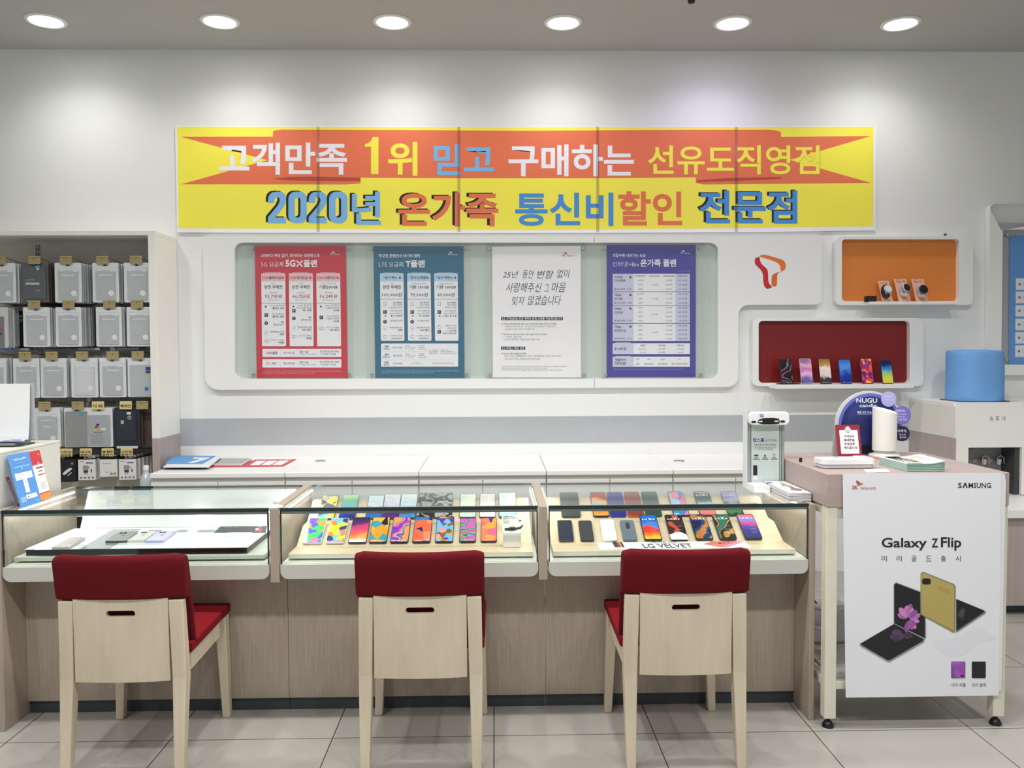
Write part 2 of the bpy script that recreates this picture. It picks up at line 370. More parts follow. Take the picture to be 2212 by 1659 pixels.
A.poly([(60, 103), (640, 103), (720, 130), (720, 362), (1190, 362), (1190, 396), (1100, 403), (60, 402), (605, 250)], OR, 2.2)
B.poly([(2160, 97), (1600, 103), (1520, 130), (1520, 351), (1072, 354), (1072, 388), (1120, 398), (2160, 388), (1655, 245)], OR, 2.2)
DR = (184, 78, 58)
A.poly([(640, 367), (720, 357), (900, 354), (1190, 360), (1190, 381), (900, 381), (720, 377)], DR, 2.6)
B.poly([(1080, 372), (1300, 356), (1600, 352), (1600, 362), (1400, 373), (1080, 383)], DR, 2.6)
BO = .024
A.text('고객만족', 300, 140, 1105, 342, WH, BO, 4, 4)
A.poly([(1218, 150), (1240, 143), (1258, 128), (1266, 105), (1303, 105), (1303, 338), (1256, 338), (1256, 166), (1218, 166)], YE, 4); A.text('위', 1362, 135, 1548, 348, YE, BO, 4, 4)
A.text('믿고', 1650, 150, 2028, 345, LB, BO, 4, 4)
cv.text('구매하는', 1098.3, 312, 1369.5, 381, WH, BO, 4, 4)
B.text('선유도직영점', 772.5, 152.5, 1842.5, 337.5, (196, 160, 60), BO-.004, 3.4, 4); B.text('선유도직영점', 775, 155, 1840, 335, YE, BO-.008, 4, 4)
B.poly([(1850, 190), (1870, 190), (1870, 300), (1850, 300)], YE, 3)
def fat_year(dx, dy, c, l):
    for x in (594, 850):
        A.poly([(x+dx+a*1.0, dy+b) for a, b in ((0, 512), (0, 485), (8, 462), (26, 446), (56, 441), (90, 444), (108, 462), (114, 486), (108, 518), (92, 546), (46, 600), (46, 604), (114, 604), (114, 640), (0, 640), (0, 602), (62, 528), (74, 500), (72, 482), (58, 474), (42, 480), (38, 512))], c, l)
    for x in (722, 978):
        o_ = rr(x+dx, 441+dy, x+dx+116, 640+dy, 46, 6); i_ = rr(x+dx+40, 478+dy, x+dx+76, 604+dy, 17, 6)
        for k in range(len(o_)): j = (k+1) % len(o_); A.poly([o_[k], o_[j], i_[j], i_[k]], c, l)
    A.text('년', 1122+dx, 441+dy, 1304+dx, 650+dy, c, BO, l, 4)
fat_year(0, 0, BK, 3); fat_year(14, 7, LB, 4)
A.text('온가족', 1412, 447, 2040, 660, BK, BO, 3, 4); A.text('온가족', 1427, 453, 2057, 667, OR, BO, 4, 4)
cv.text('통신비', 1113, 416, 1325, 488, BL, BO, 4, 4)
B.text('할인', 590, 440, 987, 652, OR, BO, 4, 4)
B.text('전문점', 1080, 430, 1690, 634, BK, BO, 3, 4); B.text('전문점', 1095, 435, 1702, 641, BL, BO, 4, 4)
mb.obj('banner_sheet', t)
for x in (687, 991, 1291, 1590.5):
    m2 = MB(); q = [at(x-3, 273.5, 5.2880), at(x+3.2, 273.5, 5.2880), at(x+3.4, 501, 5.2880), at(x-3, 501, 5.2880)]
    m2.prism(q, (0, .0003, 0), TAPE); m2.obj('tape_strip', t)

# ------------------------------------------------------------------ white display board with rounded lobe
YF = 5.25
BOARD = mat('board_lacquer', (236, 237, 235), .3, var=.01)
def fill_face(outer, inner, m, mb):
    bm = bmesh.new()
    for loop in (outer, inner):
        if not loop: continue
        vs = [bm.verts.new(p) for p in loop]
        for i in range(len(vs)): bm.edges.new((vs[i], vs[(i+1) % len(vs)]))
    bmesh.ops.triangle_fill(bm, use_beauty=True, use_dissolve=False, edges=bm.edges[:])
    for f in bm.faces:
        f.normal_update()
        if f.normal.y > 0: f.normal_flip()
    mb.frombm(bm, m)
def slab_with_hole(mb, out_px, in_px, Yf, Yb, m, mi=None):
    """board whose front face is drawn in page pixels at depth Yf; walls run straight back to Yb"""
    O = [at(x, y, Yf) for x, y in out_px]; I = [at(x, y, Yf) for x, y in in_px] if in_px else []
    fill_face(O, I, m, mb)
    mb.ring(O, [Vector((p.x, Yb, p.z)) for p in O], m)
    if I: mb.ring(I, [Vector((p.x, Yb, p.z)) for p in I], mi or m)
def arc_pts(cx, cy, r, a0, a1, n=7):
    return [(cx+r*math.cos(math.radians(a0+(a1-a0)*i/n)), cy+r*math.sin(math.radians(a0+(a1-a0)*i/n))) for i in range(n+1)]
out = [(438, 509), (1775.5, 509)]+arc_pts(1760, 643, 15, 0, 90)+arc_pts(1617, 680.5, 22, 270, 180)+arc_pts(1570, 811, 25, 0, 90)+arc_pts(472, 813, 29, 90, 180)
t = thing('display_board', 'large white rounded board with four poster windows and a ribbon emblem lobe', 'display board', at(1015, 842, YW))
mb = MB(); slab_with_hole(mb, out, rr(506.5, 524, 1551.5, 818, 17, 6), YF, YW-.001, BOARD)
for s in ((1283.5, 514, 1284.5, 523), (1283.5, 818.5, 1284.5, 837)):
    Canvas(mb, wallfn(YF)).rect(*s, (120, 122, 120), 1)
mb.obj('board_face', t)
mb = MB(); q = [at(500, 516, YF), at(1558, 516, YF), at(1558, 826, YF), at(500, 826, YF)]
mb.prism([Vector((p.x, YF+.032, p.z)) for p in q], (0, .006, 0), mat('green_glass_backing', (190, 202, 194), .12, var=.02)); mb.obj('backing_panel', t)
for (x0, x1, bx0, bx1) in ((535, 763, 545, 752.5), (792, 1016.5, 801.5, 1006), (1046, 1267, 1056, 1259.3), (1298.5, 1521, 1307.5, 1511.5)):
    m2 = MB(); m2.prism([at(x0, 525, YF+.016), at(x1, 525, YF+.016), at(x1, 817.5, YF+.016), at(x0, 817.5, YF+.016)], (0, .003, 0), ACRYL, side=mat('acrylic_edge', (150, 176, 164), .2)); c_ = m2.obj('acrylic_cover', t)
    for (bx, by) in ((bx0, 536), (bx1, 535), (bx0+2, 809.5), (bx1+2.5, 809)):
        p = at(bx, by, YF+.016)
        MB().lathe([(.0075, -.03+.008), (.0075, .002), (.010, .002), (.010, .006), (.007, .009)], (p.x, p.y, p.z), CHROME, 14, ax='y').obj('bolt', c_)
mb = MB(); cv = Canvas(mb, wallfn(YF), 1580, 430, 3.5)
cv.poly(chaikin([(176, 470), (178, 450), (192, 440), (214, 438), (217, 470), (232, 497), (262, 520), (278, 545), (278, 620), (290, 648), (314, 665), (280, 679), (262, 677), (245, 655), (240, 610), (238, 565), (225, 538), (196, 510), (178, 492)]), (196, 32, 44), 1)
OE = (228, 116, 46)
cv.poly(chaikin([(205, 432), (238, 419), (262, 422), (380, 456), (400, 468), (411, 492), (409, 525), (398, 540), (372, 550), (371, 515), (362, 494), (335, 474), (270, 452), (216, 437)]), OE, 1)
cv.poly(chaikin([(398, 540), (372, 549), (330, 560), (308, 574), (303, 600), (303, 655), (320, 662), (336, 660), (345, 645), (346, 565), (360, 557)]), (221, 104, 44), 1.3)
mb.obj('ribbon_emblem', t)

# ------------------------------------------------------------------ posters behind the acrylic covers
YP = YF+.026
def poster(corners, label, col):
    mb = MB(); q = [at(x, y, YP) for x, y in corners]; mb.prism(q, (0, .0012, 0), paper(col, .35)); return mb
fnp = lambda px, py, l: at(px, py, YP-l*.0003)
W1, DK, GY = (240, 242, 246), (52, 54, 62), (130, 134, 140)
def plan_rows(cv, x0, x1, rows, hl):
    for (y, icon, lines) in rows:
        if 'p' in icon: cv.poly([(x0+28, y-10), (x0+28, y+10), (x0+45, y)], DK, 3)
        if 'f' in icon: cv.rrect(x0+24, y-14+(34 if 'p' in icon else 0), x0+52, y+14+(34 if 'p' in icon else 0), 3, (40, 36, 90), 3); cv.ctext('P', x0+38, y+(34 if 'p' in icon else 0), 16, W1, .02, 4)
        if 'v' in icon: cv.circ(x0+38, y, 15, (40, 36, 90), 3); cv.ctext('Y', x0+38, y, 15, W1, .02, 4)
        if 's' in icon: cv.poly([(x0+25, y-12), (x0+38, y-17), (x0+51, y-12), (x0+50, y+4), (x0+38, y+16), (x0+26, y+4)], (178, 182, 188), 3); cv.poly([(x0+28, y-10), (x0+38, y-14), (x0+48, y-10), (x0+47, y+3), (x0+38, y+13), (x0+29, y+3)], W1, 3.4); cv.ctext('✓', x0+38, y, 14, GY, .01, 4)
        if 'd' in icon: cv.rrect(x0+22, y-14, x0+40, y+10, 4, (205, 120, 120), 3); cv.rrect(x0+25, y-11, x0+37, y+7, 3, W1, 3.4); cv.rect(x0+43, y-12, x0+62, y+10, (178, 182, 188), 3); cv.rect(x0+46, y-9, x0+59, y+7, W1, 3.4)
        if 'o' in icon: cv.arc(x0+38, y, 13, 3, 20, 330, GY, 3)
        if 'm' in icon: cv.rect(x0+27, y-15, x0+49, y+15, GY, 3); cv.rect(x0+30, y-12, x0+46, y+12, W1, 3.4)
        for i, (tx, hh, bold) in enumerate(lines):
            cv.ctext(tx, x1-10, y-8+i*21 if len(lines) < 3 else y-10+i*20, hh, DK if bold else (96, 98, 106), .014 if bold else .002, 3, 1, wmax=135, al='r')
# red
mb = poster([(550.4, 530.8), (746.9, 530.8), (751, 816.3), (554.6, 816.3)], '', (203, 58, 72)); cv = Canvas(mb, fnp, 430, 500, 3.749)
cv.text('LTE보다 부담 없이, 데이터는 대용량으로', 502, 180, 978, 211, W1, .016, 2, 1); cv.text('5G 요금제', 503, 245, 682, 287, W1, -.004, 2, 2)
cv.text('5G', 700, 229, 780, 287, W1, .035, 2); cv.line(790, 236, 838, 285, 11, W1, 2); cv.line(838, 236, 790, 285, 11, W1, 2); cv.text('플랜', 846, 229, 955, 289, W1, .03, 2)
cv.sk(1064, 158, 1141, 190, W1)
heads = [(503, 698, '플래티넘', '완전 무제한', '93,705원', '125,000원'), (727, 921, '프라임', '완전 무제한', '66,725원', '89,000원'), (949, 1143, '스탠다드', '기본200GB', '56,245원', '75,000원')]
PK = (240, 196, 202); RT = (190, 48, 62)
rowsets = [[(608, 'p', [('wavve 앤 데이터', 13, 0), ('플러스 무료', 15, 1)]), (677, 'f', [('FLO 앤 데이터', 13, 0), ('플러스 무료', 15, 1)]), (742, 'v', [('VIP', 15, 1), ('멤버십 제공', 14, 0)]), (820, 's', [('분실파손80 보험', 13, 0), ('무료', 16, 1)]), (888, 'd', [('2개 기기 이용료', 13, 0), ('*무료', 17, 1)])],
           [(608, 'pf', [('wavve 앤 데이터', 13, 0), ('FLO 앤 데이터 중', 13, 0), ('택1 무료', 16, 1)]), (703, 'v', [('VIP', 15, 1), ('멤버십 제공', 14, 0)]), (783, 's', [('분실파손80 보험', 13, 0), ('50% 할인', 16, 1)]), (853, 'd', [('1개 기기 이용료', 13, 0), ('*무료', 17, 1)])],
           [(608, 'p', [('wavve 앤 데이터', 13, 0), ('2개월간 월정액', 13, 0), ('100원', 16, 1)]), (696, 'f', [('FLO 앤 데이터', 13, 0), ('2개월간 월정액', 13, 0), ('100원', 16, 1)]), (785, 'd', [('1개 기기 이용료', 13, 0), ('50% 할인', 16, 1)])]]
for k, (x0, x1, n, a, b, c0) in enumerate(heads):
    dx = 7; cv.poly([(x0, 345), (x0+8, 337), (x1-6, 337), (x1, 345), (x1+dx, 922), (x1+dx-6, 930), (x0+dx+5, 930), (x0+dx, 922)], W1, 1)
    cv.poly([(x0, 345), (x0+8, 337), (x1-6, 337), (x1, 345), (x1+1, 404), (x0+1, 404)], PK, 2); cv.rect(x0+32, 331, x1-38, 335, PK, 2)
    cv.text('5G', x0+8, 364, x0+34, 384, RT, .02, 3, 1); cv.line(x0+38, 365, x0+56, 384, 4, RT, 3); cv.line(x0+56, 365, x0+38, 384, 4, RT, 3)
    cv.text(n, x0+62, 362, x0+(158 if k != 1 else 150), 387, DK, .016, 3, 1); cv.circ(x1-21, 374, 10, RT, 3, 14); cv.ctext('✓', x1-21, 374, 11, W1, .02, 4)
    xm = (x0+x1)/2+2
    cv.ctext('데이터' if k < 2 else '이후 5Mbps 속도로 계속 사용', xm, 421, 10, GY, .004, 3, wmax=122); cv.text(a, xm-74, 435, xm+74, 464, DK, .016, 3, 1)
    cv.ctext(c0, xm, 495, 11, GY, 0, 3); cv.line(xm-38, 495, xm+38, 495, 1.6, GY, 3.4); cv.text(b, xm-71, 508, xm+71, 541, RT, .012, 3, 1); cv.ctext('선택약정 25% 할인 적용 시', xm, 554, 7, GY, .002, 3, wmax=112)
    cv.rect(x0+3, 580, x1+3, 584, (176, 178, 184), 2); plan_rows(cv, x0+3, x1, rowsets[k], 0)
for (y0, y1, n, pr, a, b) in ((950, 1017, '슬림', '55,000원', '기본 9GB', 0), (1035, 1102, '5G', '45,000원', '기본 9GB', 1)):
    cv.rrect(513, y0, 1152, y1, 7, W1, 1); ym = (y0+y1)/2
    if b: cv.arc(557, ym, 10, 3, 0, 360, RT, 3); cv.text('5G', 592, ym-10, 620, ym+9, DK, .02, 3, 1); cv.rect(571, ym+6, 588, ym+8, RT, 3)
    else: cv.text('5GX', 546, ym-9, 590, ym+10, RT, .02, 3, 1); cv.text(n, 594, ym-12, 634, ym+12, DK, .016, 3, 1)
    cv.rect(661, y0+6, 663, y1-6, (212, 214, 220), 2)
    cv.text(pr, 683, ym-11, 774, ym+10, RT, .008, 3, 1); cv.text(a, 809, ym-18, 886, ym+1, DK, .01, 3, 1); cv.text('이후 1Mbps 속도로 계속사용', 809, ym+5, 948, ym+16, GY, .004, 3, 1)
    cv.text('집·이동전화 문자 무제한', 980, ym-20, 1136, ym-3, DK, .004, 3, 1); cv.text('+ 영상/부가 300분', 980, ym+1, 1108, ym+18, DK, .004, 3, 1)
cv.text('* 상기 요금제는 만 34세 이하 고객님께 제공되며 부가세가 포함된 금액입니다. 자세한 내용은 홈페이지를 참고하여 주시기 바랍니다', 514, 1126, 1154, 1139, (226, 170, 176), .004, 2, 1)
cv.text('분실파손보험은 가입 후 이용하실 수 있으며 선택약정할인 기준 금액으로 안내 드립니다', 514, 1142, 946, 1154, (226, 170, 176), .004, 2, 1)
tag(mb.obj('poster'), 'red plan poster with three white price columns behind acrylic', 'poster', 'plan posters on the white board')
# teal
mb = poster([(806.9, 532), (1001, 532), (1003.4, 816), (810.8, 816)], '', (54, 110, 138)); cv = Canvas(mb, fnp, 430, 500, 3.749)
cv.text('막강한 콘텐츠와 데이터 혜택', 1456, 182, 1788, 212, W1, .014, 2, 1); cv.text('LTE 요금제', 1457, 245, 1653, 288, W1, -.004, 2); cv.text('T플랜', 1672, 231, 1828, 291, W1, .03, 2)
cv.sk(2016, 160, 2092, 192, W1); PB = (186, 216, 236); BT = (46, 96, 126)
heads = [(1465, 1656, '맥스', '완전 무제한', '100,000원'), (1685, 1875, '스페셜', '기본 150GB', '79,000원'), (1904, 2094, '에센스', '기본 100GB', '69,000원')]
r1 = lambda q: [(586, 'm', [('집·이동전화', 12, 1), ('문자 무제한', 12, 0), ('+ 영상/부가300분', 12, 0)]), (653, 'f', [('FLO 앤 데이터', 12, 0), ('wavve 앤 데이터', 12, 0), (q, 12, 1)])]
rowsets = [r1('둘 다 무료제공')+[(731, 'v', [('VIP 멤버십 제공', 12, 0)]), (786, 's', [('분실파손80 보험', 12, 0), ('무료', 16, 1)]), (853, 'o', [('T 가족모아 데이터', 11, 0), ('40GB 공유가능', 11, 1)])],
           r1('택 1 무료제공')+[(731, 'v', [('VIP 멤버십 제공', 12, 0)]), (786, 's', [('분실파손80 보험', 12, 0), ('50% 할인', 16, 1)]), (853, 'o', [('T 가족모아 데이터', 11, 0), ('20GB 공유가능', 11, 1)])],
           r1('2개월간 월 100원')+[(773, 'o', [('가족모아 가입시', 11, 0), ('1. 데이터 공유', 11, 0), ('받아 사용', 11, 0)]), (812, 'f', [('2. FLO100회 및', 11, 0), ('데이터 이용료 무료', 11, 1)])]]
for k, (x0, x1, n, a, b) in enumerate(heads):
    dx = 7; cv.poly([(x0, 345), (x0+8, 337), (x1-6, 337), (x1, 345), (x1+dx, 878), (x1+dx-6, 885), (x0+dx+5, 885), (x0+dx, 878)], W1, 1)
    cv.poly([(x0, 345), (x0+8, 337), (x1-6, 337), (x1, 345), (x1+1, 404), (x0+1, 404)], PB, 2); cv.rect(x0+32, 333, x1-38, 336, PB, 2)
    xs = x0+(26 if k == 0 else 14); cv.text('T플랜', xs, 361, xs+62, 385, (70, 130, 180), .018, 3, 1); cv.text(n, xs+68, 361, xs+(114 if k == 0 else 136), 386, DK, .018, 3, 1); cv.circ(x1-30+k*5, 374, 9, DK, 3, 14); cv.ctext('✓', x1-30+k*5, 374, 10, W1, .02, 4)
    xm = (x0+x1)/2+2; cv.ctext('데이터' if k == 0 else '이후 5Mbps 속도로 계속 사용', xm, 424, 10, GY, .004, 3, wmax=118); cv.text(a, xm-(74 if k == 0 else 79), 436, xm+(74 if k == 0 else 79), 465, DK, .016, 3, 1)
    cv.text(b, xm-(80 if k == 0 else 71), 497, xm+(80 if k == 0 else 71), 530, BT, .01, 3, 1); cv.rect(x0+3, 546, x1+3, 550, (176, 178, 184), 2); plan_rows(cv, x0+3, x1, rowsets[k], 0)
    if k < 2 or 1: cv.poly([(x0+40, 676), (x0+40, 692), (x0+53, 684)], DK, 3)
cv.rrect(1474, 907, 2098, 1095, 7, W1, 1)
for (y, n1, n2, pr) in ((940, 'T플랜', '안심4G', '50,000원'), (1006, 'T플랜', '안심2.5G', '43,000원'), (1069, 'T플랜', '세이브', '33,000원')):
    cv.ctext(n1, 1517, y-9, 13, DK, .012, 3); cv.ctext(n2, 1517, y+10, 13, DK, .012, 3, wmax=58); cv.text(pr, 1571, y-9, 1644, y+9, BT, .006, 3, 1)
    if y < 1050:
        cv.text('기본 4GB', 1668, y-18, 1704, y-9, GY, .006, 3, 1); cv.text('이후 1Mbps 속도로 계속 사용', 1668, y-6, 1756, y+3, GY, .006, 3, 1); cv.text('부가세 포함', 1668, y+7, 1740, y+16, GY, .004, 3, 1)
        for i, sx in enumerate(('집·이동전화,', '문자 무제한 +', '영상/부가 100분')): cv.text(sx, 1777, y-19+i*14, 1824+i*8, y-9+i*14, GY, .006, 3, 1)
    else: cv.text('1.5GB', 1745, y-15, 1775, y-6, GY, .006, 3, 1); cv.text('이후 400Kbps 속도로 계속 사용', 1708, y-2, 1812, y+8, GY, .004, 3, 1); cv.text('집·이동전화·문자 무제한 + 영상/부가 100분', 1893, y-8, 2062, y+4, GY, .006, 3, 1)
for i, sx in enumerate(('FLO 앤 데이터', 'wavve 앤 데이터', '2개월간 월 100원')): cv.text(sx, 1862, 955+i*14, 1932, 965+i*14, GY, .006, 3, 1)
for i, sx in enumerate(('가족모아 가입시', '1. 데이터 공유 받아 사용', '2. FLO100회 및 데이터 이용료 무료')): cv.text(sx, 1954, 955+i*14, 2020+i*33, 965+i*14, GY, .006, 3, 1)
for q in ((1478, 973, 2094, 975), (1478, 1039, 2094, 1041)): cv.rect(*q, (212, 214, 220), 2)
cv.text('* 상기 요금제는 만 34세 이하 고객님께 제공되며 부가세가 포함된 금액입니다. 자세한 내용은 홈페이지를 참고하여 주시기 바랍니다', 1477, 1122, 2102, 1135, (160, 190, 206), .004, 2, 1)
cv.text('분실파손보험은 가입 후 이용하실 수 있으며 선택약정할인 기준 금액으로 안내 드립니다', 1477, 1138, 1896, 1150, (160, 190, 206), .004, 2, 1)
tag(mb.obj('poster'), 'teal blue plan poster with pale blue headed columns behind acrylic', 'poster', 'plan posters on the white board')
# white letter
mb = poster([(1063, 533), (1254.8, 531), (1255.2, 815.5), (1064.5, 815.5)], '', (246, 246, 248)); cv = Canvas(mb, fnp, 1000, 500, 3.568); NV = (34, 34, 74)
cv.sk(766, 157, 858, 193, (200, 70, 66), (206, 120, 96))
for ln in ((('25년', 306, 305, 428, 358), ('동안', 460, 297, 548, 362), ('변함', 572, 300, 700, 362), ('없이', 726, 292, 826, 358)),
           (('사랑해주신', 332, 395, 608, 468), ('그', 628, 408, 662, 462), ('마음', 682, 392, 792, 468)),
           (('잊지', 376, 502, 474, 566), ('않겠습니다', 500, 492, 756, 568))):
    for (tx, a, b, c, d) in ln: cv.text(tx, a, b, c, d, NV, -.004, 2, 3, shear=.28)
cv.rect(294, 659, 771, 684, NV, 1); cv.text('2G 고객님만을 위한 혜택과 함께 교체를 지원해드립니다', 302, 661, 764, 682, W1, .008, 2, 1)
cv.rect(294, 887, 481, 912, NV, 1); cv.text('2G 서비스 종료 일정', 302, 889, 472, 910, W1, .008, 2, 1)
for (y, x1, tx, b) in ((714, 722, '서비스 변경 지원 프로그램 (2022.7.26까지 운영/아래 2가지 중 1개 선택)', 1), (733, 714, '1. 휴대폰 값 지원 (30만 원) + 월 요금 1만 원 지원 (변경 후 24개월 동안)', 0), (754, 552, '2. 월 요금 70% 할인 (변경 후 24개월 동안)', 0),
                       (794, 648, '한시적 01X 번호 유지 서비스 제공 (아래 2가지 중 1개 선택)', 1), (813, 450, '1. 기존 번호 그대로 사용', 0), (833, 588, '2. 010으로 변경하고, 기존 번호 표시 서비스 이용', 0),
                       (942, 486, '2020년 7월 6일(월) 00시부터', 1), (962, 754, '강원도, 경상도, 세종특별자치시, 전라도, 제주특별자치도, 충청도(광역시 제외)', 0), (983, 594, '*이후 나머지 지역은 순차적으로 공지 예정입니다', 0)):
    cv.text(tx, 316, y-8, x1, y+8, (58, 58, 76) if b else (110, 112, 122), .008 if b else .001, 2, 1)
    if b: cv.text('✓', 296, y-10, 311, y+6, DK, .012, 2, 1)
for i, (tx, x1) in enumerate((('* 서비스 변경 지원 프로그램 이용하시려면 신규 단말을 개통하셔야 합니다. 자세한 안내는 고객센터에서 확인하세요', 798), ('혜택은 중복으로 받으실 수 없으며 변경 후 해지하실 경우 잔여 지원은 중단됩니다', 650), ('한시적 서비스는 정부 정책에 따라 변동될 수 있습니다. 고객센터로 문의하여 주시기 바랍니다. 감사합니다', 766))):
    cv.text(tx, 296, 1036+i*14, x1, 1046+i*14, (120, 122, 130), .004, 2, 1)
tag(mb.obj('poster'), 'white letter poster with handwritten navy lines behind acrylic', 'poster', 'plan posters on the white board')
# purple
mb = poster([(1311, 529), (1503, 529), (1502.5, 814), (1310.6, 814)], '', (76, 72, 160)); cv = Canvas(mb, fnp, 1000, 500, 3.568); LV = (208, 210, 234)
cv.text('더할수록 내려가는 요금', 1155, 171, 1408, 198, W1, .012, 2, 1); cv.text('인터넷+Btv', 1155, 232, 1358, 272, W1, -.004, 2); cv.text('온가족 플랜', 1368, 214, 1644, 272, W1, .026, 2)
cv.sk(1678, 142, 1752, 172, W1); cv.text('(단위: 원, 부가세 포함)', 1656, 302, 1750, 311, (170, 168, 220), .004, 2, 1)
secs = [(326, 463, '스마트', '다이렉트', '월 22,000원', '100MB', ('2~5회선', '3회선', '2회선'), '-5,610원', ('16,500원', '14,300원', '5,500원'), ('-22,110원', '-19,910원', '-11,110원'), 1),
        (466, 569, 'Giga', '라이트', '월 33,000원', '500MB', ('4~5회선', '3회선', '2회선'), '11,110원', ('22,000원', '16,500원', '5,500원'), ('-33,110원', '-27,610원', '-16,610원'), 0),
        (572, 706, 'Giga', '인터넷', '월 38,500원', '1GB', ('5회선', '4회선', '3회선', '2회선'), '13,310원', ('25,300원', '22,000원', '14,300원', '5,500원'), ('-38,610원', '-35,310원', '-29,310원', '-18,810원'), 0),
        (711, 844, 'Giga', '프리미엄', '월 44,000원', '2.5GB', ('5회선', '4회선', '3회선', '2회선'), '-13,310원', ('-25,300원', '22,000원', '16,500원', '5,500원'), ('-38,610원', '-35,310원', '-29,810원', '-18,810원'), 0)]
for (y0, y1, a, b, pr, sp, c1, c2, c3, c4, hd) in secs:
    cv.rect(1154, y0, 1749, y1, W1, 1); cv.rect(1154, y0, 1315, y1, LV, 2); cv.rect(1638, y0, 1749, y1, LV, 2)
    cv.text(a, 1167, y0+(16 if hd else 11), 1167+(66 if hd else 54), y0+(38 if hd else 36), DK, .014, 3, 1); cv.text(b, 1167, y0+42, 1167+22*len(b), y0+64, DK, .014, 3, 1)
    cv.circ(1291, y0+22+(5 if hd else 0), 9, DK, 3, 14); cv.ctext('✓', 1291, y0+22+(5 if hd else 0), 9, W1, .02, 4)
    cv.text(pr, 1168, y1-27, 1248, y1-11, DK, .01, 3, 1); cv.text(sp, 1259, y1-25, 1302, y1-13, GY, .006, 3, 1)
    ys = [y0+50+i*(34) for i in range(3)] if hd else [y0+16+i*((y1-y0-34)/(len(c1)-1)) for i in range(len(c1))]
    for i, y in enumerate(ys):
        cv.ctext(c1[i], 1368, y, 12, GY, .004, 3, wmax=48); cv.ctext(c3[i], 1587, y, 12, GY, .004, 3, wmax=50); cv.ctext(c4[i], 1693, y, 14, (84, 84, 96), .006, 3, wmax=72)
    cv.ctext(c2, 1476, (y0+y1)/2+(15 if hd else 0), 12, GY, .004, 3, wmax=50)
    if hd:
        for tx, x in (('가족 결합 회선 수', 1368), ('인터넷 요금 할인', 1476), ('휴대폰 요금 할인', 1587), ('총 할인 금액', 1693)): cv.ctext(tx, x, 343, 11, DK, .008, 3, wmax=84)
    cv.rect(1154, y1, 1749, y1+3, (60, 58, 110), 2)
for (y0, y1, nm, rws) in ((861, 945, ('B tv요금',), (('상품명', '기본 요금', '다셋탑 요금'), ('B tv Lite', '13,200원', '7,700원'), ('B tv All', '16,500원', '9,350원'))), (965, 1043, ('셋톱박스', '대여료'), None)):
    cv.rrect(1154, y0, 1749, y1, 6, W1, 1); cv.rect(1156, y0+3, 1316, y1-3, LV, 2); cv.rect(1176, y0-5, 1292, y0-2, W1, 2)
    for i, n in enumerate(nm): cv.text(n, 1172, (y0+y1)/2-12+i*27-(13 if len(nm) > 1 else 0), 1258, (y0+y1)/2+12+i*27-(13 if len(nm) > 1 else 0), DK, .014, 3, 1)
    if rws:
        for i, r in enumerate(rws):
            for tx, x in zip(r, (1386, 1529, 1675)): cv.ctext(tx, x, 878+i*27, 12, DK if i == 0 else GY, .006, 3, wmax=56)
    else:
        for tx, x in zip(('종류', 'UHD', 'Smart', 'AI'), (1347, 1432, 1541, 1671)): cv.ctext(tx, x, 984, 12, GY, .006, 3, wmax=50)
        for tx, x in zip(('요금', '월 4,400원', '월 4,400원', '월 6,600원(4,400원**)'), (1347, 1432, 1541, 1671)): cv.ctext(tx, x, 1021, 12, DK, .004, 3, wmax=120)
cv.text('* 상품 및 요금은 부가세 포함, 3년 약정 기준이며 결합 회선 수에 따라 할인 금액이 달라질 수 있습니다. ** 추가 대여 시 월 이용 금액', 1156, 1058, 1690, 1069, (170, 168, 220), .004, 2, 1)
tag(mb.obj('poster'), 'purple plan poster with a long price table behind acrylic', 'poster', 'plan posters on the white board')

# ------------------------------------------------------------------ wall niches
def niche(name, label, outer, inner, ledge, back, r0, r1, yl):
    p0 = at((outer[0]+outer[2])/2, outer[3], YW); t = thing(name, label, 'wall niche', (p0.x, YW, p0.z))
    mb = MB(); slab_with_hole(mb, rr(*outer, r0, 7), rr(*inner, r1, 6), YF, YW-.001, BOARD); mb.obj('niche_frame', t)
    mb = MB(); q = [at(inner[0]-5, inner[1]-5, YF), at(inner[2]+5, inner[1]-5, YF), at(inner[2]+5, inner[3]+5, YF), at(inner[0]-5, inner[3]+5, YF)]
    mb.prism([Vector((p.x, YF+.038, p.z)) for p in q], (0, .004, 0), back); mb.obj('back_panel', t)
    a = at(ledge[0], ledge[2], yl); b = at(ledge[1], ledge[3], yl)
    mb = MB().box(a.x, yl, b.z, b.x, YF+.037, a.z, BOARD); mb.obj('ledge', t, bevel=.003)
    return t, a.z
f_ = lambda x0, y0, x1, y1: (1580+x0/3.5, 430+y0/3.5, 1580+x1/3.5, 430+y1/3.5)
nt_, zo = niche('wall_niche', 'white rounded wall niche lined in orange with watches on its ledge', f_(790, 281, 1828, 801), f_(835, 303, 1722, 772), (1580+1040/3.5, 1580+1715/3.5, 430+775/3.5, 430+797/3.5), mat('orange_panel', (222, 132, 58), .45, var=.03), 12, 8, 5.17)
nt2, zr = niche('wall_niche', 'white rounded wall niche lined in dark red with a row of phones on its ledge', f_(163, 898, 1450, 1414), f_(206, 921, 1348, 1390), (1678.6, 1974, 831.2, 838.6), mat('dark_red_panel', (124, 18, 22), .4, var=.03), 12, 9, 5.115)

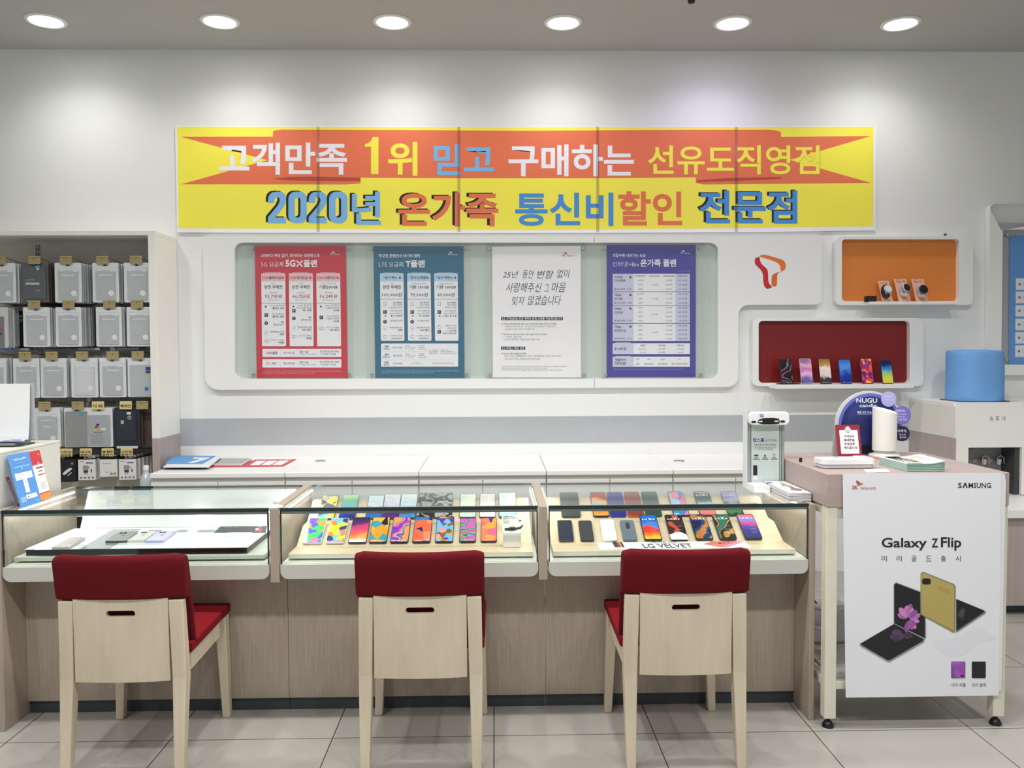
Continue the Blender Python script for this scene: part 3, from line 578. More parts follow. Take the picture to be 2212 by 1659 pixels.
# ------------------------------------------------------------------ blue guide board at the frame edge
g_ = lambda x, y: (1580+x/3.5, 430+y/3.5)
t = thing('display_board', 'white rounded board holding a blue numbered guide poster near the water cooler', 'display board', at(2190, 810, YW))
mb = MB(); o_ = [g_(1955, 80)]+[g_(*p) for p in arc_pts(1995, 77, 40, 180, 270)]+[(2500, 441), (2500, 809.5)]+[g_(*p) for p in arc_pts(1975, 1298, 32, 90, 180)]
i_ = [g_(2052, 255)]+[g_(*p) for p in arc_pts(2077, 255, 25, 180, 270)]+[(2440, 495.5), (2440, 788)]+[g_(2040, 1252)]
slab_with_hole(mb, o_, i_, YF, YW-.001, BOARD); mb.obj('board_face', t)
mb = MB(); q = [at(2150, 480, YF), at(2460, 480, YF), at(2460, 800, YF), at(2150, 800, YF)]
mb.prism([Vector((p.x, YF+.034, p.z)) for p in q], (0, .005, 0), mat('grey_backing', (176, 178, 184), .3)); mb.obj('backing_panel', t)
m2 = MB(); m2.prism([at(2168, 500, YF+.014), at(2430, 500, YF+.014), at(2430, 788, YF+.014), at(2166, 788, YF+.014)], (0, .003, 0), ACRYL); c_ = m2.obj('acrylic_cover', t)
for bx, by in ((2176, 508.5), (2174, 777)):
    p = at(bx, by, YF+.014); MB().lathe([(.0075, -.02), (.0075, .002), (.010, .002), (.010, .006), (.007, .009)], (p.x, p.y, p.z), CHROME, 14, ax='y').obj('bolt', c_)
mb = poster([(2181.5, 509), (2420, 509), (2420, 787), (2179, 787)], '', (92, 156, 226)); cv = Canvas(mb, fnp, 1580, 430, 3.5)
for i, (y0, y1) in enumerate(((600, 687), (700, 788), (802, 888), (904, 992), (1005, 1092), (1106, 1194))):
    cv.rrect(2150-i, y0, 2800, y1, 4, W1, 1); cv.circ(2179-i, (y0+y1)/2, 9, DK, 2, 14); cv.ctext(str(i+1), 2179-i, (y0+y1)/2, 10, W1, .02, 3)
    cv.circ(2225-i, (y0+y1)/2, 22, (206, 212, 220), 2, 20); cv.circ(2225-i, (y0+y1)/2, 18, W1, 3, 20)
tag(mb.obj('poster'), 'blue guide poster with numbered white boxes, cut by the frame edge', 'poster')
p = at(2040.5, 507, YW); t_ = MB(); t_.lathe([(.006, -.001), (.006, .004), (.003, .004), (.003, .012), (.006, .012), (.006, .016)], p, DARK, 10, ax='y'); tag(t_.obj('wall_screw'), 'small dark screw in the wall just above the orange niche', 'screw')

# ------------------------------------------------------------------ watches and a box on the orange niche's ledge
Yw_ = 5.195; zc = zo+.0008
for k, (bx0, bx1, tx0, tx1, ty, wxc, wyc, txt, cm, dm, sm, lab) in enumerate((
        (1140, 1222, 1107, 1190, 617, 1185, 680, 'Galaxy Watch', (186, 190, 196), (214, 218, 226), (40, 40, 46), 'silver cased watch with a pale dial, nearest the black box'),
        (1265, 1357, 1227, 1322, 603, 1325, 670, 'Gear S3', (206, 208, 212), (34, 38, 46), (206, 204, 204), 'silver watch with a dark dial and pale strap, middle of the three'),
        (1395, 1487, 1357, 1452, 603, 1456, 680, 'Gear S3', (44, 46, 52), (30, 32, 40), (190, 184, 184), 'black cased watch, farthest from the black box'))):
    P = [at(*g_(tx0, ty), Yw_+.055), at(*g_(tx1, ty), Yw_+.055), at(*g_(bx1, 767), Yw_), at(*g_(bx0, 767), Yw_)]
    for q in (P[2], P[3]): q.z = zc
    mb = MB(); mb.prism(P, (0, .002, 0), mat('peach_acrylic', (226, 172, 148), .2, var=.03))
    cv = Canvas(mb, lambda u, v, l: P[0].lerp(P[1], u).lerp(P[3].lerp(P[2], u), v)+Vector((0, -l*.0006, 0)))
    cv.text(txt, .16, .08, .86, .16, (70, 56, 54), .012 if k else 0, 1, 1)
    if k: cv.text('SAMSUNG', .16, .03, .5, .06, (120, 96, 90), .01, 1, 1)
    tag(mb.obj('watch_card'), 'peach clear card stand behind the %s watch in the orange niche' % ('first', 'second', 'third')[k], 'card stand', 'watch cards in the orange niche')
    c = at(*g_(wxc, wyc), Yw_-.028); t = thing('smart_watch', lab+', orange niche', 'watch', (c.x, c.y, c.z), 'watches in the orange niche')
    R0 = Matrix.Translation(c) @ Matrix.Scale(1.15, 4) @ Matrix.Rotation(math.radians(14), 4, 'Z') @ Matrix.Rotation(math.radians(-22), 4, 'X')
    MB().lathe([(.021, -.010), (.0245, -.006), (.0255, .001), (.022, .004)], (0, 0, 0), mat('watch_%d_%d_%d' % cm, cm, .25, .7), 32, ax='y').xform(R0).obj('watch_case', t)
    MB().lathe([(.0205, .0042), (.0001, .0044)], (0, 0, 0), mat('dial_%d_%d_%d' % dm, dm, .12, var=.2, scale=60), 32, ax='y').xform(R0).obj('dial', t)
    MB().tube([(0, .006-.010+.024*(1-math.cos(a)), .024*math.sin(a)*1.25-.004) for a in [math.radians(60+i*24) for i in range(11)]], [.0105]*11, mat('strap_%d_%d_%d' % sm, sm, .6), 8).xform(R0).obj('strap', t)
a, b = at(*g_(1012, 768), Yw_-.01).x, at(*g_(1093, 768), Yw_-.01).x
t = thing('black_box', 'small black open box at the start of the orange niche ledge', 'box', ((a+b)/2, Yw_, zc)); m2 = MB(); m2.box(a+.012, Yw_-.02, zc, b, Yw_+.035, zc+.036, mat('black_card', (26, 24, 24), .5), .001); m2.obj('box_body', t)
m2 = MB(); m2.prism([(a+.011, Yw_-.02, zc+.0005), (a-.008, Yw_-.035, zc+.0005), (a-.008, Yw_-.035, zc+.022), (a+.011, Yw_-.02, zc+.034)], (0, .012, 0), mat('black_card', (26, 24, 24), .5)); m2.obj('box_flap', t)
# ------------------------------------------------------------------ accessory shelf
YS = 4.97
t = thing('accessory_shelf', 'cream open wall shelf with grey back hung with rows of phone case pouches', 'shelf', (-3.0, 5.13, 0))
SX0, SX1 = -4.1, -2.0
MB().box(SX0, YS, 2.135, SX1, YW-.003, 2.163, CREAM).obj('top_panel', t, bevel=.002)
MB().box(SX1-.045, YS, .93, SX1, YW-.003, 2.135, CREAM).obj('side_panel', t, bevel=.002)
MB().box(SX1-.045, YS, 0, SX1, YW-.003, .93, PINKW).obj('lower_side_panel', t, bevel=.002)
MB().box(SX0, 5.27, .5, SX1-.045, YW-.004, 2.135, mat('shelf_back', (204, 199, 188), .55)).obj('back_panel', t)
MB().box(SX0, YS+.02, .46, SX1-.045, 5.27, .5, CREAM).obj('bottom_board', t)
MB().box(SX0, YS+.03, .02, SX1-.045, 5.0, .46, CREAM).obj('base_front', t)
up = MB(); ux = at(82, 540, 5.27).x; up.box(ux-.013, 5.264, .6, ux+.013, 5.27, 2.12, mat('upright', (160, 154, 142), .5))
for k in range(52):
    z = 2.09-k*.0285
    for sx in (-1, 1): up.box(ux+sx*.006-.002, 5.2632, z-.008, ux+sx*.006+.002, 5.2645, z+.008, BLACK)
up.obj('slotted_upright', t)
ROWZ = [1.991, 1.727, 1.4207, 1.121, .8258]
RAILM = mat('rail_grey', (188, 185, 178), .4)
for z in ROWZ:
    r = MB(); r.box(SX0, 5.248, z-.028, SX1-.05, 5.262, z+.012, RAILM, .003); r.box(SX0, 5.25, z-.036, SX1-.05, 5.264, z-.029, DARK); r.obj('rail', t)

FROST = mat('frosted_pouch', (226, 230, 233), .22, var=.06, scale=18, bump=.35, bscale=26, coat=.4)
FROSTB = mat('frosted_pouch_edge', (206, 211, 216), .3, var=.12, scale=30)
CLEARP = mat('clear_pouch_window', (186, 191, 195), .18, var=.10, scale=14, bump=.4, bscale=22, coat=.5)
DKP = mat('dark_case_pouch', (92, 92, 96), .25, var=.15, scale=16, coat=.3)
BRN = mat('dark_brown_pouch', (92, 80, 74), .35, var=.2, scale=20)
def pouch(kind, w=.155, h=.236):
    """hanging pouch, origin at the hang hole line, front facing the room"""
    mb = MB(); th = .011
    body = {'dark': DKP, 'brown': BRN, 'navy': mat('navy_pouch', (44, 48, 58), .25, var=.1)}.get(kind, FROST)
    o_ = rr(-w/2, -h+.012, w/2, .012, .007, 3)
    fr = [Vector((x*(1-.012*math.sin(z*40)), -.0018*math.cos(x*26)+.002*math.sin(z*30+x*9), z)) for x, z in o_]
    mb.prism([(p.x, p.y, p.z) for p in fr], (0, th, 0), body, side=FROSTB if body is FROST else body)
    cv = Canvas(mb, lambda x, z, l: Vector((x, -.0032-l*.0005, z)))
    W_, K_ = (226, 229, 232), (40, 40, 44)
    if kind in ('plain', 'white', 'sticker'):
        cv.rrect(-w*.38, -h*.90, w*.38, -h*.15, .004, CLEARP if kind != 'white' else FROSTB, 1)
        if kind == 'white': cv.rrect(-w*.28, -h*.84, w*.24, -h*.16, .006, mat('white_case', (214, 217, 219), .3), 2)
        cv.rect(-w*.25, -h*.275, w*.25, -h*.25, (228, 231, 234), 3); cv.rrect(w*.2, -h*.175, w*.4, -h*.13, .002, W_, 3)
        cv.circ(w*.22, -h*.72, .0165, (232, 235, 238), 3, 18); cv.poly([(w*.27, -h*.77), (w*.34, -h*.80), (w*.31, -h*.74)], (232, 235, 238), 3)
        cv.poly([(-w*.3, -h*.14), (-w*.22, -h*.12), (-w*.18, -h*.15), (-w*.26, -h*.165)], (240, 242, 244), 3); cv.rect(-w*.5, -h*.085, w*.5, -h*.08, (196, 200, 205), 3)
        if kind == 'sticker': cv.rect(-w*.16, -h*.44, w*.1, -h*.40, W_, 4)
    if kind == 'blue':
        cv.rrect(-w*.42, -h*.93, w*.42, -h*.13, .004, CLEARP, 1); cv.rect(w*.2, -h*.27, w*.40, -h*.18, (40, 60, 170), 3); cv.rect(w*.2, -h*.34, w*.38, -h*.28, (70, 72, 76), 3)
        cv.circ(w*.22, -h*.74, .012, (46, 118, 200), 3, 16); cv.rect(-w*.28, -h*.27, w*.12, -h*.25, (190, 194, 198), 3)
    if kind == 'dark':
        cv.rrect(-w*.44, -h*.86, w*.42, -h*.06, .004, mat('dark_clear_box', (96, 99, 104), .15, var=.1), 1); cv.rect(w*.02, -h*.075, w*.2, -h*.02, (64, 170, 196), 3); cv.rect(w*.08, -h*.12, w*.18, -h*.085, W_, 3)
        cv.text('CLEAR', -w*.34, -h*.40, w*.0, -h*.36, (176, 178, 182), 0, 3, 1); cv.rect(-w*.34, -h*.50, w*.18, -h*.445, (188, 190, 194), 3); cv.rect(w*.02, -h*.66, w*.2, -h*.64, (170, 172, 176), 3)
    if kind == 'navy':
        cv.rrect(-w*.40, -h*.80, w*.36, -h*.02, .004, mat('navy_case', (52, 56, 68), .2, var=.08), 1); cv.rect(w*.02, -h*.12, w*.18, -h*.06, W_, 3); cv.circ(w*.12, -h*.2, .012, (180, 184, 190), 3, 16); cv.circ(w*.12, -h*.2, .007, (80, 84, 92), 4, 16); cv.rect(-w*.22, -h*.36, -w*.1, -h*.27, (186, 182, 150), 3); cv.rect(-w*.4, -h*.99, w*.42, -h*.93, (214, 214, 212), 3)
    if kind == 'print':
        cv.rrect(-w*.42, -h*.92, w*.42, -h*.13, .004, mat('printed_pouch', (172, 177, 182), .25, var=.05), 1); cv.circ(-w*.06, -h*.38, .010, (52, 44, 120), 3, 14, .007); cv.circ(-w*.12, -h*.44, .010, (196, 40, 60), 3, 14, .007); cv.circ(-w*.15, -h*.51, .011, (226, 200, 44), 3, 14, .007); cv.rect(w*.06, -h*.52, w*.25, -h*.46, W_, 3); cv.text('AIR TELECOM', -w*.22, -h*.59, w*.12, -h*.56, (84, 78, 130), .01, 3, 1)
        for i in range(5): cv.rect(-w*.34, -h*(.64+i*.05), w*(.1+.04*(i % 3)), -h*(.65+i*.05), (130, 135, 142), 3)
    if kind == 'box':
        cv.rrect(-w*.46, -h*.93, w*.40, -h*.04, .004, mat('clear_box_window', (150, 153, 154), .15, var=.06), 1); cv.rect(w*.08, -h*.14, w*.28, -h*.07, (64, 168, 178), 3); cv.line(w*.405, -h*.05, w*.405, -h*.95, .003, (196, 199, 201), 3)
    if kind == 'crazy':
        cv.rect(-w*.5, -h*.99, w*.5, .005, (206, 206, 208), 1); cv.rect(-w*.5, -h*.97, w*.36, -h*.18, (124, 126, 130), 2); cv.circ(-w*.02, -h*.06, .03, (200, 32, 48), 2, 20, .014); cv.text('Crazy', -w*.42, -h*.56, w*.3, -h*.45, (206, 40, 48), .02, 4, 2); cv.text('JUMPER', -w*.42, -h*.64, w*.3, -h*.585, (40, 40, 44), .02, 4, 1); cv.rect(-w*.5, -h*.995, w*.5, -h*.975, (50, 110, 200), 3)
    if kind in ('plain', 'white', 'sticker', 'blue', 'print', 'box', 'dark'): cv.poly(rr(-.012, -.006, .012, -.001, .0025, 3), K_, 5)
    return mb
PM = {}
def place_pouch(kind, x, y, z, rz, label, group):
    if kind not in PM:
        o = pouch(kind).obj('case_pouch' if kind != 'crazy' else 'case_box', origin=(0, 0, 0)); PM[kind] = o
    else:
        o = PM[kind].copy(); COL.objects.link(o)
    o.location = (x, y, z); o.rotation_euler = (0, 0, rz); tag(o, label, 'phone case', group); return o
FLAP = mat('tan_price_flap', (166, 150, 108), .35, var=.06, scale=40); FLAPC = mat('yellow_card_flap', (222, 204, 142), .5)
HOOKM = mat('hook_wire', (120, 118, 112), .3, .8)
def hook(x, z, txt, label, group, dx=0):
    t = thing('display_hook', label, 'hook', (x, 5.25, z), group)
    MB().tube([(x, 5.2472, z-.004), (x, 5.10, z-.006), (x, 5.035, z-.006), (x, 5.025, z+.004)], .0025, HOOKM, 6).obj('rod', t)
    MB().tube([(x, 5.2472, z+.03), (x+dx*.3, 5.12, z+.045), (x+dx, 5.028, z+.052)], .002, HOOKM, 6).obj('arm', t)
    mb = MB(); mb.prism([(x+dx-.036, 5.024, z+.052), (x+dx+.036, 5.024, z+.052), (x+dx+.036, 5.020, z+.004), (x+dx-.036, 5.020, z+.004)], (0, .0016, 0), FLAPC if txt else FLAP)
    cv = Canvas(mb, lambda u, v, l: Vector((x+dx+u, 5.022-l*.0006-.002, z+v)))
    if txt:
        n = len(txt)
        for i, s_ in enumerate(txt): cv.text(s_, -.031, .040-i*.020-(.006 if n == 1 else 0), .031, .024-i*.020-(.010 if n == 1 else 0), (48, 40, 26), .018, 4, 1)
    else: cv.rect(-.036, .049, .036, .044, (188, 172, 124), 2); cv.rect(-.002, .044, .002, .028, (140, 124, 86), 2)
    mb.obj('tag_flap', t)
RN = ['top', 'second', 'third', 'fourth']
# one row per rail, listed from the white post outwards: (photo x of the front pouch's middle, kind, how many behind, flap writing)
ROWS = [[(299, 'plain', 3, None), (231, 'plain', 5, None), (150.5, 'plain', 6, None), (79, 'dark', 5, None), (9, 'plain', 5, None)],
        [(309, 'plain', 4, None), (236, 'plain', 5, None), (149, 'plain', 6, None), (80, 'plain', 6, None), (-9, 'crazy', 4, None)],
        [(311, 'blue', 3, None), (242, 'plain', 5, None), (181, 'white', 5, None), (114, 'plain', 6, None), (55, 'plain', 4, None), (-16, 'plain', 5, None)],
        [(324, 'brown', 3, None), (270, 'navy', 4, ['예약건']), (211, 'print', 4, ['기 타']), (163, 'box', 3, None), (98, 'sticker', 5, None), (31, 'plain', 4, None)]]
DESC = {'plain': 'clear phone case pouch', 'dark': 'dark boxed case with a teal sticker', 'crazy': 'grey case box with red writing', 'blue': 'clear case pouch with blue tags', 'white': 'clear pouch holding a white case',
        'brown': 'dark brown case pouch', 'navy': 'navy phone case in a clear box', 'print': 'pouch with a small coloured flower print', 'box': 'clear boxed case with a teal sticker', 'sticker': 'clear case pouch with a white sticker'}
for r, row in enumerate(ROWS):
    z = ROWZ[r]-.022
    for k, (px, kind, nb, tx) in enumerate(row):
        x = at(px, 700, 5.04).x; rz = random.uniform(-.05, .05); where = '%s stack from the post, %s rail' % (ORD[k], RN[r]); x = min(x, -2.130)
        place_pouch(kind, x, 5.035 if kind != 'brown' else 5.10, z, rz if k else 0, DESC[kind]+', front of '+where, 'pouches fronting the stacks')
        for b in range(nb):
            kb = 'plain' if kind not in ('dark', 'brown', 'navy', 'crazy') else {'dark': 'brown', 'navy': 'brown'}.get(kind, kind)
            place_pouch(kb, x+(random.uniform(-.004, .006) if k else -.004), 5.062+b*.026+(.06 if kind == 'brown' else 0), z+random.uniform(-.004, .004), (rz+random.uniform(-.012, .012)) if k else 0, {'plain': 'clear case pouch', 'brown': 'dark case pouch', 'crazy': 'red lettered case box'}[kb]+' tucked behind, '+where, 'tucked pouches, '+where)
        if (r, k) in ((0, 4), (0, 3), (0, 2), (1, 4), (1, 3), (1, 2), (1, 1), (2, 2), (3, 1), (3, 4)):
            for b in range(2):
                place_pouch('brown' if (r+b) % 2 == 0 or k == 3 else 'navy', x+.035+b*.022, 5.205+b*.018, z-.012, .12, 'dark narrow case pouch at the back, '+where, 'dark pouches at the back, '+where)
        hook(x, z, tx, ('lettered yellow card flap hook' if tx else 'blank tan flap hook')+' over the '+where, 'flap hooks on the accessory shelf', dx=random.uniform(-.012, .012))
# chargers
def charger(kind):
    mb = MB(); w, h, d = (.10, .125, .034) if kind != 'black' else (.10, .135, .045)
    if kind == 'plain': h = .105
    body = mat('white_carton', (226, 226, 224), .5) if kind != 'black' else mat('black_carton', (34, 34, 38), .4)
    mb.box(-w/2, 0, -h, w/2, d, 0, body, .001, 1); mb.box(-.02, d*.4, 0, .02, d*.45, .018, BLACK if kind == 'black' else body)
    cv = Canvas(mb, lambda x, z, l: Vector((x, -l*.0004, z)))
    if kind == 'plug':
        mb.box(-w/2, .0005, 0, w/2, d, .004, BLACK); cv.rect(-.004, -.018, .036, -.024, (70, 66, 110), 1); cv.rect(-.04, -.010, -.016, -.014, (150, 150, 154), 1)
        cv.rrect(-.022, -.036, .010, -.062, .004, (150, 152, 156), 1); cv.rect(.010, -.045, .016, -.052, (120, 122, 126), 1); cv.poly([(-.020, -.064), (.008, -.064), (.006, -.080), (-.018, -.080)], (60, 62, 70), 1); cv.rect(-.014, -.080, -.010, -.092, (110, 112, 116), 1); cv.rect(-.002, -.080, .002, -.092, (110, 112, 116), 1)
        cv.poly(chaikin([(.022, -.056), (.028, -.056), (.029, -.080), (.022, -.080)]), (44, 44, 50), 1)
        for i in range(4): cv.circ(-.034+i*.0225, -.110, .0065, (112, 114, 120), 1, 14)
    elif kind == 'plain':
        mb.box(-w/2, .0005, 0, w/2, d, .014, BLACK); cv.rect(-.036, -.022, .02, -.026, (176, 180, 168), 1); cv.circ(.016, -.088, .009, (166, 160, 118), 1, 16); cv.circ(.036, -.088, .009, (166, 160, 118), 1, 16); cv.arc(-.005, -.06, .018, .0015, 200, 320, (190, 192, 188), 1); cv.circ(-.012, -.078, .004, (160, 160, 156), 1, 10)
    else:
        cv.poly(chaikin([(-.03, -.085), (-.01, -.065), (.012, -.05), (.026, -.05), (.026, -.06), (.006, -.075), (-.018, -.095)]), (220, 220, 222), 1); cv.line(0, -.098, .024, -.078, .005, (214, 214, 216), 1); cv.rect(.022, -.018, .034, -.03, (170, 120, 116), 1)
    return mb
CM = {}
for k, (px, kind, nb, tx, d_) in enumerate([(277, 'plug', 4, ['C타입', '충전기'], 'white charger carton with a plug picture'), (236, 'plain', 3, ['8핀', '충전기'], 'plain white charger carton with olive dots'), (189, 'plug', 3, ['5핀고속', '충전기'], 'white charger carton with a plug picture'), (147, 'black', 3, ['C타입', '차량용'], 'black charger carton with a white plug picture'), (92, 'plug', 3, ['5핀', '충전기'], 'white charger carton')]):
    x = at(px, 1000, 5.04).x; z = ROWZ[4]-.022
    for b in range(nb+1):
        if kind not in CM: o = charger(kind).obj('charger_box', origin=(0, 0, 0)); CM[kind] = o
        else: o = CM[kind].copy(); COL.objects.link(o)
        o.location = (x+b*.004, 5.03+b*.046, z-.004); o.rotation_euler = (0, 0, .10)
        pl = '%s from the post, charger rail' % ORD[k]
        tag(o, d_+(' in front, ' if b == 0 else ' behind, ')+pl, 'charger', None if b == 0 else 'cartons behind, '+pl)
    hook(x, z+.012, tx, 'lettered yellow card flap hook, %s place from the post, charger rail' % ORD[k], 'flap hooks on the accessory shelf')
# bottle on the shelf's bottom board
p = at(321, 1060, 4.93); t = thing('water_bottle', 'small clear water bottle with a white cap beside the white shelf post', 'bottle', (p.x-.01, 4.93, .5))
pb = mat('pet_water', (186, 196, 206), .08, var=.05, spec=.7)
bx = p.x-.012
MB().lathe([(.030, 0), (.035, .01), (.036, .06), (.033, .07), (.036, .08), (.036, .18), (.030, .21), (.015, .235), (.0135, .25)], (bx, 4.93, .5), pb, 24).obj('bottle_body', t)
MB().lathe([(.0365, .10), (.0365, .15)], (bx, 4.93, .5), mat('blue_label', (120, 160, 206), .4), 24, cap=False).obj('bottle_label', t)
MB().lathe([(.016, .245), (.016, .272), (.013, .275)], (bx, 4.93, .5), mat('white_cap', (230, 232, 234), .4), 20).obj('bottle_cap', t)

# ------------------------------------------------------------------ low cabinets along the wall
CT = .775
LC = mat('cabinet_white', (226, 226, 222), .4, var=.01); LT = mat('worktop_white', (240, 240, 238), .25, var=.01)
xs = [-1.905, -1.165, -.425, .285, .995, 1.70]
yfr = [4.66, 4.63, 4.60, 4.56, 4.53]
where = ['beside the accessory shelf, under the blue magazines', 'with a cable grommet, under the red poster', 'under the white letter poster', 'under the ribbon emblem end of the board', 'with a cable grommet, behind the door guard stand']
for k in range(5):
    x0, x1, yf = xs[k]+.0015, xs[k+1]-.0015, 4.585
    t = thing('low_cabinet', 'white two-door low cabinet '+where[k], 'cabinet', ((x0+x1)/2, 4.95, 0), 'low cabinets along the wall')
    MB().box(x0, yf, CT-.028, x1, YW-.002, CT, LT, .004).obj('worktop', t)
    MB().box(x0, yf+.03, .06, x1, YW-.003, CT-.03, LC).obj('body', t)
    MB().box(x0+.01, yf+.06, 0, x1-.01, YW-.02, .06, PLINTH).obj('plinth', t)
    xm = (x0+x1)/2
    for a, b in ((x0+.002, xm-.002), (xm+.002, x1-.002)):
        MB().box(a, yf+.008, .07, b, yf+.028, CT-.052, LC, .002).obj('door', t)
    if k in (1, 4):
        g = zat(692 if k == 1 else 1467, 996, CT); MB().lathe([(.032, 0), (.034, .003), (.028, .005), (.024, .003), (.0001, .003)], g, CHROME, 24).obj('cable_grommet', t)
def flat(pts_px, z, th, m, up=None):
    """thin sheet lying at height z whose corners are read off the photograph"""
    P = [zat(x, y, z) for x, y in pts_px]; mb = MB(); mb.prism([(p.x, p.y, z) for p in P], (0, 0, th), m); return mb, P
def bilin(P, z):
    """page coordinates 0..1 over a sheet's four corners (far left, far right, near right, near left)"""
    def fn(u, v, l):
        a = P[0].lerp(P[1], u); b = P[3].lerp(P[2], u); q = a.lerp(b, v); return Vector((q.x, q.y, z+l*.0004))
    return fn
z = CT
for i, (dx, c) in enumerate(((0, (120, 122, 126)), (3, (226, 226, 228)), (1, (40, 42, 46)), (5, (228, 228, 230)))):
    mb, P = flat([(372+dx, 994), (478-dx, 993), (446+dx, 1010), (347+dx, 1010)], z, .005, paper(c)); z += .005
    tag(mb.obj('magazine'), ['grey edged magazine at the bottom of the pile under the blue one', 'white magazine second from the bottom under the blue one', 'black magazine under the top pair of the blue topped pile', 'white magazine directly under the blue one by the shelf'][i], 'magazine', 'pile of magazines on the low cabinet')
mb, P = flat([(377, 985), (466, 986), (437, 1002.5), (357, 1002.5)], z, .004, paper((88, 156, 220))); cv = Canvas(mb, bilin(P, z+.004)); cv.poly([(.55, .25), (.95, .25), (.93, .42), (.74, .95), (.58, .95), (.76, .45), (.54, .42)], W1, 1)
tag(mb.obj('magazine'), 'blue magazine with a white numeral topping the pile beside the shelf', 'magazine', 'pile of magazines on the low cabinet')
mb, P = flat([(470, 997), (640, 993), (612, 1008), (446, 1010)], CT, .001, paper((200, 62, 70))); tag(mb.obj('leaflet'), 'red leaflet lying under the silver tablet and its neighbour', 'leaflet')
mb, P = flat([(550, 993), (640, 992), (612, 1007.5), (528, 1007.5)], CT+.001, .0012, paper((206, 66, 74))); cv = Canvas(mb, bilin(P, CT+.0022))
for i in range(3): cv.rect(.1+i*.28, .22, .34+i*.28, .85, W1, 1)
cv.text('5GX플랜', .62, .06, .9, .16, W1, .02, 2, 1); tag(mb.obj('leaflet'), 'red leaflet with three white boxes at the end of the papers', 'leaflet')
t = thing('tablet', 'silver white tablet with a dark screen on the red leaflet', 'tablet', zat(500, 1000, CT+.002))
P = [zat(*q, CT+.004) for q in ((472, 991), (545, 991.5), (523, 1005.5), (452, 1005.5))]; mb = MB(); mb.prism([(p.x, p.y, CT+.003) for p in P], (0, 0, .008), mat('tablet_silver', (214, 216, 220), .3)); mb.obj('tablet_body', t)
mb = MB(); f = bilin(P, CT+.0112); mb.poly([f(u, v, 1) for u, v in ((.05, .08), (.95, .08), (.95, .88), (.05, .88))], mat('tablet_screen', (96, 98, 98), .08)); mb.obj('screen', t)
# ------------------------------------------------------------------ glass display counters
YC0, YC1, GT, TB, TT = 3.14, 3.70, .844, .572, .628
LEDGE = mat('tray_white', (198, 198, 191), .35, var=.01)
INNER = mat('case_floor_white', (236, 234, 226), .4, var=.01)
def led(mb, a, b, n=44):
    a, b = Vector(a), Vector(b); d = (b-a)/n
    for i in range(n):
        c = a+d*(i+.5); mb.box(c.x-.0035, c.y-abs(d.y)*.34, c.z-.003, c.x+.0035, c.y+abs(d.y)*.34, c.z+.003, LEDM)
def counter(x0, x1, label, left, right, ledside, px0, px1):
    t = thing('display_counter', label, 'display counter', ((x0+x1)/2, 3.42, 0), 'glass display counters')
    MB().box(px0+.001, 3.29, .052, px1-.001, 3.31, .558, COUNT).obj('front_panel', t)
    MB().box(px0+.001, 3.302, 0, px1-.001, 3.32, .052, PLINTH).obj('plinth', t)
    if left == 'end': MB().box(x0-.028, YC0-.005, 0, x0-.003, YC1+.01, GT-.001, COUNT).obj('end_panel', t, bevel=.002)
    if left == 'mid': MB().box(x0-.037, YC0-.003, TB-.012, x0-.003, YC1+.01, GT-.001, COUNT).obj('divider_panel', t, bevel=.002)
    if right == 'end': MB().box(x1+.003, YC0-.005, 0, x1+.024, YC1+.01, GT-.001, COUNT).obj('end_panel', t, bevel=.002)
    mb = MB(); o_ = rr(x0, TT, x1, TB, .03, 6, (.001, .001, .03, .03))
    mb.prism([(x, YC0, z) for x, z in o_], (0, .022, 0), LEDGE); mb.box(x0, YC0+.02, TT-.03, x1, YC1, TT, INNER); mb.obj('tray', t, bevel=.0015)
    mb = MB(); gx0, gx1 = x0+.001, x1-.001
    mb.box(gx0+.005, YC0+.002, TT, gx1-.005, YC0+.008, GT-.012, GLASS)
    for a, b in ((gx0, gx0+.005), (gx1-.005, gx1)): mb.box(a, YC0+.002, TT, b, YC0+.009, GT-.012, EDGE)
    mb.obj('front_glass', t)
    mb = MB(); mb.box(gx0, YC0+.012, GT-.010, gx1, YC1, GT, GLASS); mb.box(gx0, YC0, GT-.013, gx1, YC0+.012, GT, EDGE); mb.box(gx0, YC1, GT-.010, gx1, YC1+.004, GT, EDGE); mb.obj('top_glass', t)
    MB().box(gx0+.005, YC0+.010, GT-.024, gx1-.005, YC0+.016, GT-.0135, mat('pale_light_rail', (176, 184, 182), .3)).obj('light_rail', t)
    for sd in ledside:
        lx = x0+.006 if sd == 'l' else x1-.006
        mb = MB(); mb.box(lx-.004, YC0+.03, GT-.016, lx+.004, YC1-.03, GT-.0115, mat('led_carrier', (226, 226, 220), .4)); led(mb, (lx+(.002 if sd == 'l' else -.002), YC0+.03, GT-.019), (lx+(.002 if sd == 'l' else -.002), YC1-.03, GT-.019)); mb.obj('led_strip', t)
        ld = bpy.data.lights.new('led_lamp', 'AREA'); ld.shape = 'RECTANGLE'; ld.size = .012; ld.size_y = .5; ld.energy = LED_W; ld.color = (1, .93, .82) if x0 > -1.5 else (1, .98, .96)
        lo = bpy.data.objects.new('led_lamp', ld); COL.objects.link(lo); lo.parent = t; lo.location = (lx+(.008 if sd == 'l' else -.008)-(x0+x1)/2, 0, GT-.022); lo.rotation_euler = (0, math.radians(-38 if sd == 'l' else 38), 0)
    return t
cA = counter(-1.862, -.860, 'glass topped counter holding flat white boards, at the white desk end', 'end', None, 'lr', -1.865, -.830)
cB = counter(-.819, .163, 'glass topped counter with stepped phone rows, between the other two counters', 'mid', None, 'lr', -.830, .198)
cC = counter(.2015, 1.205, 'glass topped counter with stepped phone rows, beside the poster table', 'mid', 'end', 'lr', .198, 1.208)
